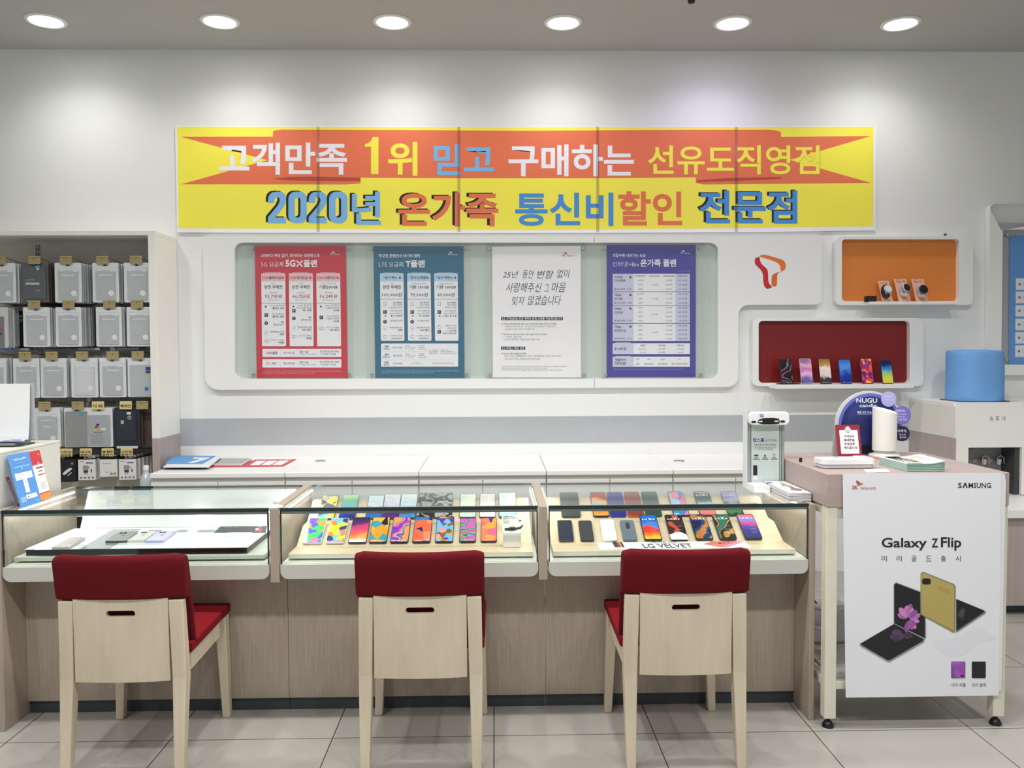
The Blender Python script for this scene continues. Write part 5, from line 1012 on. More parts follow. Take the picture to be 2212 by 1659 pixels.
# ------------------------------------------------------------------ phones on the red niche's ledge
K5 = 'phones in the red niche'
N5 = [(1700.4, .165, wallpaper('w_n1', 'bands', [(30, 28, 34), (30, 28, 34), (30, 28, 34), (200, 110, 100), (70, 76, 130), (40, 38, 46)], 11, 26), 'black with pale ribbons', (('SAMSUNG Galaxy Note9', -.4, .05, .4, .03, Wt, .01), ('9:05', .06, .84, .2, .7, (200, 200, 204), .0)), (16, 16, 18)),
      (1743.4, .165, wallpaper('w_n2', 'fall', [(60, 50, 110), (110, 100, 170), (226, 180, 220), (200, 120, 180), (226, 170, 200), (150, 110, 160)], 5, 14), 'pink and violet clouds', (('SAMSUNG Galaxy Note8', -.35, .06, .35, .04, Wt, .01),), (180, 170, 190)),
      (1784.3, .165, wallpaper('w_n3', 'fall', [(70, 66, 76), (60, 50, 60), (226, 214, 206), (236, 226, 216), (190, 140, 80), (150, 110, 60)], 8, 16), 'gold sky over grey clouds', (('SAMSUNG Galaxy S8', -.35, .06, .35, .04, Wt, .01),), (40, 36, 34)),
      (1828, .158, wallpaper('w_n4', 'fall', [(24, 40, 120), (30, 60, 160), (50, 110, 210), (80, 150, 226), (60, 120, 210)], 2, 8), 'deep blue with a numeral', (('9', -.2, .56, .22, .22, (20, 30, 90), -.01), ('SAMSUNG Galaxy S9', -.4, .06, .4, .04, Wt, .01)), (40, 60, 150)),
      (1874.6, .165, wallpaper('w_n5', 'cloud', [(30, 40, 150), (110, 40, 140), (220, 60, 80), (246, 150, 60), (250, 220, 60)], 6, 18), 'violet, red and yellow glow', (('LG V30', -.15, .08, .25, .05, Wt, .02), ('4:15', -.2, .84, .14, .76, (230, 230, 240), 0)), (40, 36, 60)),
      (1917.7, .150, wallpaper('w_n6', 'fall', [(220, 214, 60), (216, 214, 70), (150, 200, 150), (50, 140, 200), (24, 40, 100), (20, 26, 60)], 9, 12), 'blue fading to yellow', (('SAMSUNG Galaxy S10', -.4, .05, .4, .03, Wt, .01),), (24, 30, 50))]
for k, (px, L_, m_, d_, tx, bc) in enumerate(N5):
    phone(wx(px, 829, 5.165), None, .075 if k < 5 else .070, L_, m_, 'phone showing %s, standing in the red niche' % d_, K5, tx, bc, notch=None, Yb=5.165, zb=zr+.0008, th=math.radians(74))
xa_ = wx(1684, 829, 5.17); tag(MB().box(xa_, 5.175, zr+.0004, xa_+.135, 5.235, zr+.006, BLACK, .001).obj('phone_stand'), 'flat black stand plate under the first two phones in the red niche', 'stand')
# ------------------------------------------------------------------ chairs
def make_chair(label):
    t = thing('chair', label, 'chair', (0, 0, 0), 'red and pale wood chairs at the counters')
    def leg(sx, front):
        mb = MB()
        if front: secs = [(.222*sx, .195, .0, .030, .032), (.2135*sx, .193, .404, .044, .046)]
        else: secs = [(.2055*sx, -.262, 0, .031, .036), (.2115*sx, -.229, .33, .046, .050), (.2085*sx, -.245, .60, .050, .030)]
        rings = []
        for (x, y, z, w_, d) in secs:
            x0, x1 = (x-w_*sx, x) ; a, b = min(x0, x1), max(x0, x1)
            rings.append([(a, y-d/2, z), (b, y-d/2, z), (b, y+d/2, z), (a, y+d/2, z)])
        vs = [v for r in rings for v in r]; fs = [[i*4+k, i*4+(k+1) % 4, (i+1)*4+(k+1) % 4, (i+1)*4+k] for i in range(len(rings)-1) for k in range(4)]+[[3, 2, 1, 0], [len(vs)-4, len(vs)-3, len(vs)-2, len(vs)-1]]
        mb.add(vs, fs, BEECH); o = mb.obj('leg', t, local=True, bevel=.004); return o
    for sx in (-1, 1): leg(sx, True); leg(sx, False)
    # back panel with hand slot: a face with a hole, given thickness
    w_, z0, z1 = .158, .322, .612; mb = MB()
    def fy(x, z): return -.2545-(z-.33)*.024+.002*(x/.16)**2-.001
    outer = []
    n = 10
    for i in range(n+1): outer.append((-w_+2*w_*i/n, z0-.004*(1-((i/n)*2-1)**2)))
    for i in range(n+1): outer.append((w_-2*w_*i/n, z1))
    slot = rr(-.049, .545, .049, .566, .0104, 6)
    bm = bmesh.new()
    for loop in (outer, slot):
        vs = [bm.verts.new((x, 0, z)) for x, z in loop]
        for i in range(len(vs)): bm.edges.new((vs[i], vs[(i+1) % len(vs)]))
    bmesh.ops.triangle_fill(bm, use_beauty=True, use_dissolve=False, edges=bm.edges[:])
    for v in bm.verts: v.co.y = fy(v.co.x, v.co.z)
    fr = [v.co.copy() for v in bm.verts]; bm.verts.index_update(); tri = [[v.index for v in f.verts] for f in bm.faces]; bm.free()
    mb.add(fr, tri, BEECH); mb.add([p+Vector((0, .018, 0)) for p in fr], [f[::-1] for f in tri], BEECH)
    no, ns = len(outer), len(slot)
    for a, b in ((0, no), (no, no+ns)):
        k = b-a; mb.add(fr[a:b]+[p+Vector((0, .018, 0)) for p in fr[a:b]], [[i, (i+1) % k, k+(i+1) % k, k+i] for i in range(k)], BEECH)
    mb.obj('back_panel', t, local=True)
    # rails
    def rail(sx):
        mb = MB(); x0, x1 = sorted((.2075*sx, .186*sx)); mb.prism([(x0, -.19, .335), (x0, .19, .345), (x0, .19, .405), (x0, -.19, .395)], (x1-x0, 0, 0), BEECH); return mb.obj('side_rail', t, local=True, bevel=.002)
    rail(-1); rail(1)
    MB().box(-.178, .175, .345, .178, .196, .405, BEECH).obj('front_rail', t, local=True, bevel=.002)
    # seat cushion
    mb = MB(); bm = bmesh.new(); bmesh.ops.create_cube(bm, size=1)
    for v in bm.verts: v.co = Vector((v.co.x*.436, .012+v.co.y*.424, .4225+v.co.z*.033+(v.co.y)*.010))
    bmesh.ops.subdivide_edges(bm, edges=bm.edges[:], cuts=5, use_grid_fill=True)
    for v in bm.verts:
        if v.co.z > .42: v.co.z += .006*(1-(v.co.x/.22)**2)*max(0, 1-((v.co.y-.012)/.215)**2)
    mb.frombm(bm, REDS, True); o = mb.obj('seat', t, local=True, bevel=.010, seg=3)
    # backrest: a padded wrap over the top of the posts, its front running down to the seat
    mb = MB(); nx, L_ = 14, []
    prof = [(.604, -.2575), (.612, -.268), (.70, -.281), (.742, -.287), (.757, -.280), (.761, -.262), (.755, -.244), (.735, -.234), (.62, -.208), (.50, -.186), (.43, -.172), (.415, -.182), (.50, -.204), (.598, -.228)]
    W2 = .2205
    rows = []
    for i in range(nx+1):
        u = -1+2*i/nx; x = W2*u; e = max(0, abs(u)-.86)/.14; bulge = -.020*(1-u*u)
        rows.append([Vector((x*(1 if abs(u) < .99 else .992), y+bulge+.012+(0 if y < -.24 else 0), z-(.010*e*e if z > .7 else 0)-(.004*(1-u*u) if z > .72 else 0))) for z, y in prof])
    m = len(prof); vs = [v for r in rows for v in r]
    fs = [[i*m+k, i*m+(k+1) % m, (i+1)*m+(k+1) % m, (i+1)*m+k] for i in range(nx) for k in range(m)]
    mb.add(vs, fs, RED, True); mb.poly(rows[0][::-1], RED); mb.poly(rows[-1], RED)
    o = mb.obj('backrest', t, local=True, bevel=.006, seg=3)
    return t
ch = make_chair('red and pale wood chair at the counter with the flat white boards'); ch.location = (-1.268, 3.05, 0)
for x, lb in ((-.258, 'red and pale wood chair at the middle counter'), (.650, 'red and pale wood chair at the counter beside the poster table')):
    c2 = dup(ch); c2.location = (x, 3.05, 0); c2['label'] = lb
ch.rotation_euler = (0, 0, .01)

# ------------------------------------------------------------------ poster table
TX0, TX1, TY0, TY1, TZ = 1.238, 1.930, 3.055, 3.715, .970
t = thing('display_table', 'pinkish wood topped table on a cream metal frame with a large poster taped in front', 'table', (1.58, 3.38, 0))
MB().box(TX0, TY0, .846, TX1, TY1, TZ, TABLEW, .002).obj('table_top', t)
STEEL = mat('cream_steel', (226, 224, 206), .4, var=.05, scale=14)
def post(x, y):
    mb = MB().box(x-.022, y-.022, .038, x+.022, y+.022, .8455, STEEL, .003); l_ = mb.obj('leg', t)
    MB().lathe([(.008, .0378), (.008, .024), (.014, .022), (.022, .008), (.022, 0)], (x, y, 0), BLACK, 20).obj('foot_pad', l_)
for x in (1.262, 1.908):
    for y in (3.082, 3.69): post(x, y)
for (a, b, c, d, e, g) in ((1.2845, 3.066, .80, 1.8855, 3.098, .8455), (1.2845, 3.674, .80, 1.8855, 3.706, .8455), (1.2845, 3.066, .150, 1.8855, 3.096, .180), (1.2845, 3.674, .150, 1.8855, 3.706, .180)):
    MB().box(a, b, c, d, e, g, STEEL, .002).obj('frame_rail', t)
for x in (1.262, 1.908):
    for z in (.15, .81): MB().box(x-.015, 3.1045, z, x+.015, 3.6675, z+.03, STEEL, .002).obj('frame_rail', t)
MB().box(1.28, 3.10, .181, 1.89, 3.67, .195, mat('shelf_white', (214, 214, 208), .5)).obj('lower_shelf', t)
# things stored on the lower shelf behind the poster
tag(MB().box(1.30, 3.42, .1955, 1.52, 3.60, .34, mat('white_unit', (226, 228, 228), .35), .02, 3).obj('router_box', ), 'white electrical box on the table\'s lower shelf behind the poster', 'router')
mb = MB(); mb.tube([(1.292, 3.60, .80), (1.288, 3.58, .66), (1.30, 3.54, .52), (1.275, 3.50, .44), (1.262, 3.46, .40), (1.246, 3.40, .355), (1.235, 3.37, .36)], .0035, BLACK, 7); mb.tube([(1.31, 3.62, .80), (1.30, 3.60, .62), (1.292, 3.56, .50), (1.31, 3.52, .42), (1.33, 3.46, .40), (1.36, 3.45, .36)], .0035, BLACK, 7); mb.tube([(1.246, 3.40, .355), (1.25, 3.385, .35), (1.262, 3.375, .345)], .008, BLACK, 8)
tag(mb.obj('power_cable'), 'black cable hanging from the poster table top to the lower shelf', 'cable')
mb = MB(); pts = [(1.30+.045*math.cos(a)*(1+a*.02), 3.26+.07*math.sin(a)+.002*a, .205+.012*a) for a in [k*.35 for k in range(48)]]; mb.tube(pts, .0045, mat('white_cord', (214, 214, 210), .4), 7); mb.tube([pts[-1], (1.27, 3.24, .36), (1.250, 3.22, .30), (1.2355, 3.2, .18), (1.2355, 3.2, .10)], .003, mat('white_cord', (214, 214, 210), .4), 6)
tag(mb.obj('white_cord'), 'white cord coiled on the lower shelf behind the table leg', 'cable')

# ------------------------------------------------------------------ large poster taped to the table front
YG = 3.0465
mb = MB(); fg = lambda px, py, l: at(px, py, YG-l*.0003)
q = [at(x, y, YG) for x, y in ((1820.5, 1024.5), (2163, 1021.5), (2158, 1502.5), (1827, 1507))]; mb.prism(q, (0, .0015, 0), paper((238, 239, 246), .35))
q = [at(x, y, YG+.002) for x, y in ((2150, 1022), (2170, 1023), (2173, 1040), (2163, 1490), (2150, 1497))]; mb.prism(q, (0, .001, 0), paper((234, 236, 238), .35))
cv = Canvas(mb, fg, 1720, 1000, 2.764)
cv.sk(333, 103, 475, 160, (188, 74, 66), (196, 108, 92)); cv.text('S', 966, 119, 989, 150, (24, 26, 34), .013, 2); cv.poly([(993, 149), (1004, 119), (1013, 119), (1024, 149), (1016, 149), (1008.5, 128), (1001, 149)], (24, 26, 34), 2); cv.text('MSUNG', 1029, 119, 1163, 150, (24, 26, 34), .013, 2)
IK = (30, 32, 44)
cv.text('Galaxy', 510, 447, 780, 523, IK, .02, 2, 4); cv.text('Z', 808, 451, 847, 505, IK, .02, 2); cv.text('Flip', 864, 443, 985, 524, IK, .02, 2, 4)
for c_, x in zip('미러골드출시', (525, 614, 703, 790, 878, 966)): cv.text(c_, x-15, 554, x+16, 588, (70, 72, 82), .004, 2)
# printed picture: two folding phones, petals, colour chips
cv.poly(chaikin([(800, 1080), (880, 1050), (960, 1045), (1075, 975), (1120, 990), (1205, 1046), (1165, 1058), (1090, 1075), (1010, 1140), (930, 1168)]), (231, 233, 241), 1)
cv.poly([(742, 660), (755, 651), (765, 652), (945, 724), (953, 740), (951, 1008), (940, 1016), (742, 908)], (150, 142, 104), 2); cv.poly([(745, 668), (762, 660), (934, 728), (943, 744), (940, 1000), (748, 902)], mat('print_gold', (186, 168, 98), .3, var=.12, scale=5), 3)
cv.poly(rr(752, 689, 803, 726, 12, 4), (26, 26, 26), 4); cv.poly([(846, 728), (914, 757), (914, 781), (846, 752)], (182, 158, 78), 4)
cv.poly([(955, 812), (1128, 882), (1133, 893), (1130, 900), (955, 1016)], (140, 140, 146), 2); cv.poly([(955, 812), (1122, 882), (1124, 890), (955, 1004)], (24, 24, 28), 3)
for a in range(5): cv.poly(chaikin([(958, 905), (985+8*math.cos(a*1.2), 860+a*20), (1012, 880+a*12), (985, 910+a*6)]), (70, 70, 78), 4+a*.2)
cv.poly([(582, 724), (596, 713), (742, 768), (742, 905), (775, 925), (776, 1044), (766, 1056), (764, 1072), (560, 1190), (548, 1191), (381, 1094), (379, 1080), (582, 962)], (150, 150, 156), 2)
cv.poly([(585, 728), (597, 718), (740, 772), (742, 908), (768, 922), (768, 1046), (586, 958)], (22, 22, 26), 3); cv.poly([(385, 1079), (584, 962), (760, 1052), (757, 1062), (560, 1177), (545, 1178), (388, 1086)], (24, 24, 27), 3)
PET = [(186, 116, 186), (164, 92, 168), (204, 140, 200), (150, 84, 160), (216, 130, 176)]
for i in range(19):
    a_ = -2.75+i*.245+.1*math.sin(i*5); r_ = (92, 74, 104, 84)[i % 4]*(1 if i < 14 else .85); dx, dy = r_*math.cos(a_)*.78, r_*math.sin(a_)*.95; x, y = 668, 934
    cv.poly(chaikin([(x, y), (x+dx*.62-dy*.26, y+dy*.62+dx*.26), (x+dx*1.06, y+dy*1.06), (x+dx*.62+dy*.26, y+dy*.62-dx*.26)]), PET[i % 5], 4+(i*7 % 19)*.12)
for i, (dx, dy) in enumerate(((-92, 34), (-62, 56), (-20, 46), (30, 40), (66, 26), (-80, -4))):
    x, y = 640, 1015; cv.poly(chaikin([(x, y), (x+dx*.5-dy*.34, y+dy*.5+dx*.3), (x+dx, y+dy), (x+dx*.5+dy*.34, y+dy*.5-dx*.3)]), ((78, 60, 92), (64, 52, 78), (90, 66, 100))[i % 3], 3.5+i*.1)
cv.rrect(925, 1186, 1010, 1286, 7, (92, 84, 120), 2); cv.rrect(928, 1189, 1007, 1283, 6, wallpaper('print_purple', 'cloud', [(190, 100, 190), (120, 70, 180), (60, 60, 150)], 4, 6, .4), 3); cv.rrect(980, 1265, 1000, 1277, 3, (30, 24, 50), 4)
cv.rrect(1048, 1186, 1132, 1286, 7, (60, 62, 70), 2); cv.rrect(1051, 1189, 1129, 1283, 6, (26, 28, 34), 3)
cv.text('미러 퍼플', 928, 1315, 1012, 1338, (110, 112, 120), .006, 2, 1); cv.text('미러 블랙', 1050, 1315, 1133, 1338, (110, 112, 120), .006, 2, 1)
tag(mb.obj('advert_poster'), 'large white poster with a gold and a black folding phone taped to the table front', 'poster')

# ------------------------------------------------------------------ things on the poster table
z0 = TZ+.0005
# round sign with three bubbles
YN = 3.60; mb = MB(); cN = at(1580+1040/3.5, 740+620/3.5, YN); R_ = at(1580+1292/3.5, 740+620/3.5, YN).x-cN.x
def disc(mb, cx, cz, r, y, th, m, flatz=None):
    pts = [(cx+r*math.cos(2*math.pi*i/48), y, max(cz+r*math.sin(2*math.pi*i/48), flatz if flatz else -9)) for i in range(48)]; mb.prism(pts, (0, th, 0), m)
t = thing('round_sign', 'round navy standing sign with white lettering behind the white cylinder speaker', 'sign', (cN.x, YN, z0))
disc(mb, cN.x, cN.z, R_, YN, .012, paper((206, 208, 208)), z0); disc(mb, cN.x+.004, cN.z-.002, R_-.008, YN-.0006, .0005, paper((104, 108, 196)), z0+.002); disc(mb, cN.x+.005, cN.z-.004, R_-.020, YN-.0014, .0005, wallpaper('night_print', 'cloud', [(26, 36, 84), (36, 48, 110), (46, 62, 130)], 3, 8, .4), z0+.004)
cv = Canvas(mb, lambda px, py, l: at(px, py, YN-.0016-l*.0003), 1580, 740, 3.5)
cv.text('NUGU', 945, 420, 1102, 455, W1, .016, 2, 3); cv.text('candle', 968, 462, 1098, 488, W1, .004, 2, 2); cv.text('제품 상단 링을', 950, 518, 1060, 536, W1, .008, 2, 1); cv.line(950, 541, 1060, 541, 1.6, W1, 2)
cv.poly([(930, 838), (960, 795), (1000, 775), (1060, 785), (1120, 800), (1150, 838)], (20, 18, 30), 2)
mb.obj('sign_disc', t)
for (cx, cy, r, c, lines) in ((1190, 428, 57, (176, 174, 226), [('아리아,', 1155, 400, 1222, 420, 0), ('무드등 켜줘', 1168, 428, 1226, 440, 0)]), (1290, 550, 69, (122, 112, 200), [('아리아,', 1242, 505, 1314, 529, 1), ('아침 7시에,', 1242, 536, 1322, 549, 0), ('선라이즈', 1252, 555, 1312, 569, 0), ('모닝콜 해줘', 1242, 575, 1325, 591, 0)]), (1291, 688, 57, (30, 28, 72), [('아리아,', 1254, 656, 1328, 681, 1), ('빗소리', 1270, 688, 1316, 703, 0), ('들려줘', 1272, 709, 1320, 725, 0)])):
    mb = MB(); yb = YN-.004; c3 = at(1580+cx/3.5, 740+cy/3.5, yb); r3 = at(1580+(cx+r)/3.5, 740+cy/3.5, yb).x-c3.x
    disc(mb, c3.x, c3.z, r3, yb, .003, paper(c)); cv = Canvas(mb, lambda px, py, l: at(px, py, YN-.004-l*.0003), 1580, 740, 3.5)
    for (tx, a, b, c_, d, bd) in lines: cv.text(tx, a, b, c_, d, W1, .018 if bd else .002, 2, 1)
    mb.obj('speech_bubble', t)
# speaker on coaster
sp = Vector((1.684-.004, 3.53, z0)); tag(MB().lathe([(.080, 0), (.080, .004), (.078, .0045)], sp, mat('terracotta_coaster', (196, 116, 84), .5), 36).obj('coaster'), 'round terracotta coaster under the white cylinder speaker', 'coaster')
t = thing('smart_speaker', 'tall white cylinder speaker with a slanted top on a round coaster', 'speaker', (sp.x, sp.y, z0+.005)); s0 = (sp.x, sp.y, z0+.005); SPW = mat('speaker_white', (232, 232, 226), .5, var=.01)
MB().lathe([(.064, 0), (.064, .006), (.060, .010), (.050, .012), (.047, .014)], s0, mat('base_white', (206, 208, 206), .35), 36).obj('base_ring', t)
MB().lathe([(.044, .012), (.044, .028)], s0, mat('translucent_neck', (188, 190, 188), .2), 36).obj('neck', t)
mb = MB(); n = 40; r = .0495; zl, zh = .196, .213
def tz(a): return .205+.013*math.cos(a-2.5)
bot = [Vector((sp.x+r*math.cos(a), sp.y+r*math.sin(a), z0+.031)) for a in [2*math.pi*k/n for k in range(n)]]; top = [Vector((sp.x+r*math.cos(a), sp.y+r*math.sin(a), z0+tz(a))) for a in [2*math.pi*k/n for k in range(n)]]
mb.add(bot+top, [[i, (i+1) % n, n+(i+1) % n, n+i] for i in range(n)], SPW, True); mb.poly(bot[::-1], SPW); mb.obj('speaker_body', t)
mb = MB(); inn = [sp*1 for _ in ()]; r2 = .046; rim = [Vector((sp.x+r2*math.cos(a), sp.y+r2*math.sin(a), z0+.001+tz(a))) for a in [2*math.pi*k/n for k in range(n)]]; dish = [Vector((sp.x+.030*math.cos(a), sp.y+.030*math.sin(a), z0-.010+tz(a))) for a in [2*math.pi*k/n for k in range(n)]]
mb.ring(top, rim, SPW); mb.ring(rim, dish, mat('glass_dish', (222, 224, 226), .1)); mb.poly(dish, mat('glass_dish', (222, 224, 226), .1)); mb.obj('light_dish', t)
# tent card
t0 = Vector((1.530, 3.525, z0)); mb = MB(); wt_, ht, lean_ = .105, .140, .020
def ftc(u, v, l): return Vector((t0.x-wt_/2+wt_*u-.006*(1-v), t0.y+lean_*(1-v)-l*.0004, z0+ht*(1-v)))
P = [ftc(0, 0, 0), ftc(1, 0, 0), ftc(1, 1, 0), ftc(0, 1, 0)]; mb.prism(P, (0, .001, 0), paper((150, 42, 62)))
Bk = [ftc(0, 0, 0), ftc(1, 0, 0), Vector((t0.x+wt_/2, t0.y+.052, z0)), Vector((t0.x-wt_/2-.010, t0.y+.052, z0))]; mb.prism(Bk, (0, .001, 0), paper((214, 212, 208)))
cv = Canvas(mb, ftc); cv.poly([(x, y) for x, y in rr(.14, .16, .90, .88, .03, 4)], W1, 1); cv.circ(.50, .14, .125, W1, 2, 24, .092); cv.arc(.50, .14, .10, .012, 0, 360, (150, 60, 76), 3, 24); cv.arc(.5, .14, .05, .014, 30, 150, (110, 60, 60), 3); cv.circ(.46, .115, .014, (110, 60, 60), 3, 8, .011); cv.circ(.54, .115, .014, (110, 60, 60), 3, 8, .011)
for i, s_ in enumerate(('고객님의', '휴대폰을', '무료살균', '해드립니다')): cv.text(s_, .32-.02*(i == 3)-.02*(i > 0), .305+i*.117, .72+.02*(i > 0)+.08*(i == 3), .385+i*.117, (60, 56, 60) if i != 2 else (150, 50, 66), .016, 3, 1)
cv.sk(.47, .94, .57, 1.0, W1); tag(mb.obj('tent_card'), 'red bordered tent card with a smiley and four lines of writing', 'card')
# white device
t = thing('phone_sanitizer', 'flat white rounded device lying in front of the red tent card', 'device', (1.38, 3.235, z0)); mb = MB()
for (zA, zB_, m_, ins) in ((0, .016, mat('device_grey_white', (206, 208, 212), .3), .004), (.0165, .036, mat('device_white', (238, 239, 242), .25), 0)):
    mb = MB(); mb.prism([(x, y, z0+zA) for x, y in rr(1.272+ins, 3.185+ins, 1.488-ins, 3.285-ins, .024, 6)], (0, 0, zB_-zA), m_); 
    if zA: Canvas(mb, lambda u, v, l: Vector((u, v, z0+.0362+l*.0003))).text('KINGDOM', 1.37, 3.262, 1.425, 3.250, (120, 122, 130), .004, 1, 1); Canvas(mb, lambda u, v, l: Vector((u, v, z0+.0362+l*.0003))).text('H', 1.348, 3.264, 1.362, 3.248, (50, 52, 60), .02, 1, 1)
    mb.obj('upper_shell' if zA else 'lower_shell', t, bevel=.006, seg=3)
tag(MB().box(1.50, 3.36, z0, 1.555, 3.44, z0+.02, mat('adaptor_white', (224, 226, 228), .35), .004).obj('small_box'), 'small white box half hidden between the flat device and the leaflets', 'box')
tag(MB().lathe([(.006, 0), (.007, .012), (.004, .018)], (1.268, 3.40, z0), BLACK, 14).obj('cable_plug'), 'tiny black plug standing near the table edge behind the flat device', 'plug')
P = [zat(*q, z0) for q in ((1865, 1014), (1915, 1013), (1924, 1020), (1872, 1021))]; mb = MB(); mb.prism([(p.x, p.y, z0) for p in P], (0, 0, .0008), paper((226, 222, 222))); tag(mb.obj('note_card'), 'pale note card taped to the front edge of the table top', 'card')
# leaflets stack, each leaflet its own sheet
gp = None
for i in range(14):
    zz = z0+i*.0022; dx = 0; dy = .003*math.cos(i*2.3); a0 = (1.562+dx, 3.10+dy); top_ = i == 13
    mb = MB(); c_ = (186, 214, 204) if i % 3 else (150, 186, 172)
    rows = []
    for k in range(9):
        v = k/8; x = .145*v; up_ = .006*max(0, v-.55)**2*6*(i/13)
        rows.append(x)
    pts_t = []
    for k in range(9):
        v = k/8; up_ = .010*(max(0, v-.5)*2)**2*(i/13.0); pts_t.append((a0[0]+.148*v, zz+up_))
    for k in range(8):
        (xa, za), (xb, zb) = pts_t[k], pts_t[k+1]
        mb.add([(xa, a0[1], za), (xb, a0[1], zb), (xb+.012, a0[1]+.21, zb), (xa+.012-.02, a0[1]+.21, za), (xa, a0[1], za+.0019), (xb, a0[1], zb+.0019), (xb+.012, a0[1]+.21, zb+.0019), (xa+.012-.02, a0[1]+.21, za+.0019)], [[0, 1, 5, 4], [4, 5, 6, 7], [3, 2, 1, 0], [2, 3, 7, 6]]+([[0, 4, 7, 3]] if k == 0 else [])+([[1, 2, 6, 5]] if k == 7 else []), paper(c_) if not top_ else paper((232, 232, 228)))
    if top_:
        cv = Canvas(mb, lambda u, v, l: Vector((a0[0]+.148*u, a0[1]+.21*v, zz+.0034+.010*(max(0, u-.5)*2)**2+l*.0004))); cv.poly([(.35, .3), (.5, .2), (.5, .6), (.35, .7)], (196, 150, 120), 1); cv.rect(.05, .02, .45, .12, (206, 222, 214), 1)
    tag(mb.obj('leaflet'), 'green edged leaflet in the stack near the table front edge' if not top_ else 'top leaflet of the green edged stack, white with a brown picture', 'leaflet', 'green edged leaflets on the table')

# ------------------------------------------------------------------ on the glass top beside the table
zg = GT+.0005
YD = 3.495; dgx = lambda c: 1580+c/3.5; dgy = lambda c: 740+c/3.5
t = thing('door_guard_stand', 'tall white and grey display stand with a rounded sensor head on the glass counter', 'display stand', at(1652, 1045, YD))
a = at(1614, 890, YD); b = at(1696, 1045, YD); xa, xb, zt_ = at(1614, 960, YD).x, at(1696, 960, YD).x, at(1640, 889, YD).z
xb = min(xb, 1.2335)
mb = MB(); mb.box(xa, YD, zg, xb, YD+.030, zt_, mat('stand_grey', (150, 160, 158), .35), .001, 1); mb.obj('stand_body', t)
MB().box(xa-.002, YD-.004, zg, xa+.0, YD+.055, zt_+.003, mat('stand_white', (224, 228, 228), .4)).obj('side_plate', t)
kx = (xb-xa)/(at(1696, 960, YD).x-at(1614, 960, YD).x)
mb = MB(); mpx = lambda px: 1614+(px-1614)*kx
fd = lambda px, py, l: (lambda p: Vector((xa+(p.x-xa)*kx, p.y, max(p.z, zg+.0005))))(at(px, py, YD-.0005-l*.0003))
cv = Canvas(mb, fd, 1580, 740, 3.5)
cv.rect(146, 600, 382, 1062, (60, 70, 72), 1); cv.rect(150, 600, 365, 1062, mat('panel_print', (192, 206, 202), .35, var=.03, scale=4), 2); cv.rect(368, 600, 378, 1062, (170, 184, 182), 2)
cv.text('캡스홈', 162, 722, 250, 752, (50, 60, 130), .024, 3, 2); cv.text('도어가드', 257, 728, 350, 751, (90, 96, 104), 0, 3, 2)
cv.text('(현관 앞 실시간 방문자 확인/알림)', 172, 767, 342, 782, (84, 92, 96), .008, 3, 1); cv.text('월 17,000원에 가격을 앞 실시간 센서', 176, 789, 342, 802, (110, 118, 120), .004, 3, 1); cv.text('지켜 드려요 가까이에서', 200, 803, 318, 815, (110, 118, 120), .004, 3, 1)
cv.rrect(172, 847, 206, 860, 6, (70, 78, 82), 3); cv.poly([(245, 862), (256, 842), (267, 862)], (70, 78, 82), 3); cv.arc(325, 851, 9, 3, 0, 360, (70, 78, 82), 3)
for x in (189, 257, 326): cv.rect(x-14, 868, x+14, 872, (90, 96, 98), 3); cv.rect(x-26, 878, x+26, 884, (90, 96, 98), 3)
cv.rect(163, 925, 200, 1040, (196, 202, 204), 3); cv.rect(165, 928, 197, 1004, (26, 28, 30), 4); cv.rect(198, 1012, 226, 1020, (214, 220, 222), 4); cv.rect(166, 1006, 198, 1036, (216, 222, 224), 4)
mb.obj('door_print', t)
hx0, hx1 = xa-.001, xa+(at(1701, 900, YD).x-xa)*kx; hz0, hz1 = at(1640, 919, YD-.03).z, at(1640, 889.5, YD-.03).z
hd = MB(); hd.prism([(x, YD-.036, z) for x, z in rr(hx0, hz0, hx1, hz1, .020, 7)], (0, .034, 0), mat('head_white', (232, 234, 236), .25)); h_ = hd.obj('sensor_head', t, bevel=.006, seg=3)
mb = MB(); fh = lambda px, py, l: (lambda p: Vector((xa+(p.x-xa)*kx, p.y, p.z)))(at(px, py, YD-.0375-l*.0003)); cv = Canvas(mb, fh, 1580, 740, 3.5)
cv.poly(chaikin([(196, 618), (208, 572), (360, 568), (372, 600), (360, 618)], 1), BLACK, 1); cv.rrect(206, 590, 238, 602, 5, (190, 194, 198), 2); cv.rrect(328, 588, 362, 600, 5, (190, 194, 198), 2); cv.circ(170, 600, 20, BLACK, 1, 16, 8); cv.circ(392, 596, 20, BLACK, 1, 16, 8)
cv.rect(217, 543, 245, 561, (60, 76, 150), 1); cv.text('ADT', 220, 547, 242, 558, W1, .03, 2, 1); mb.obj('sensor_window', t)
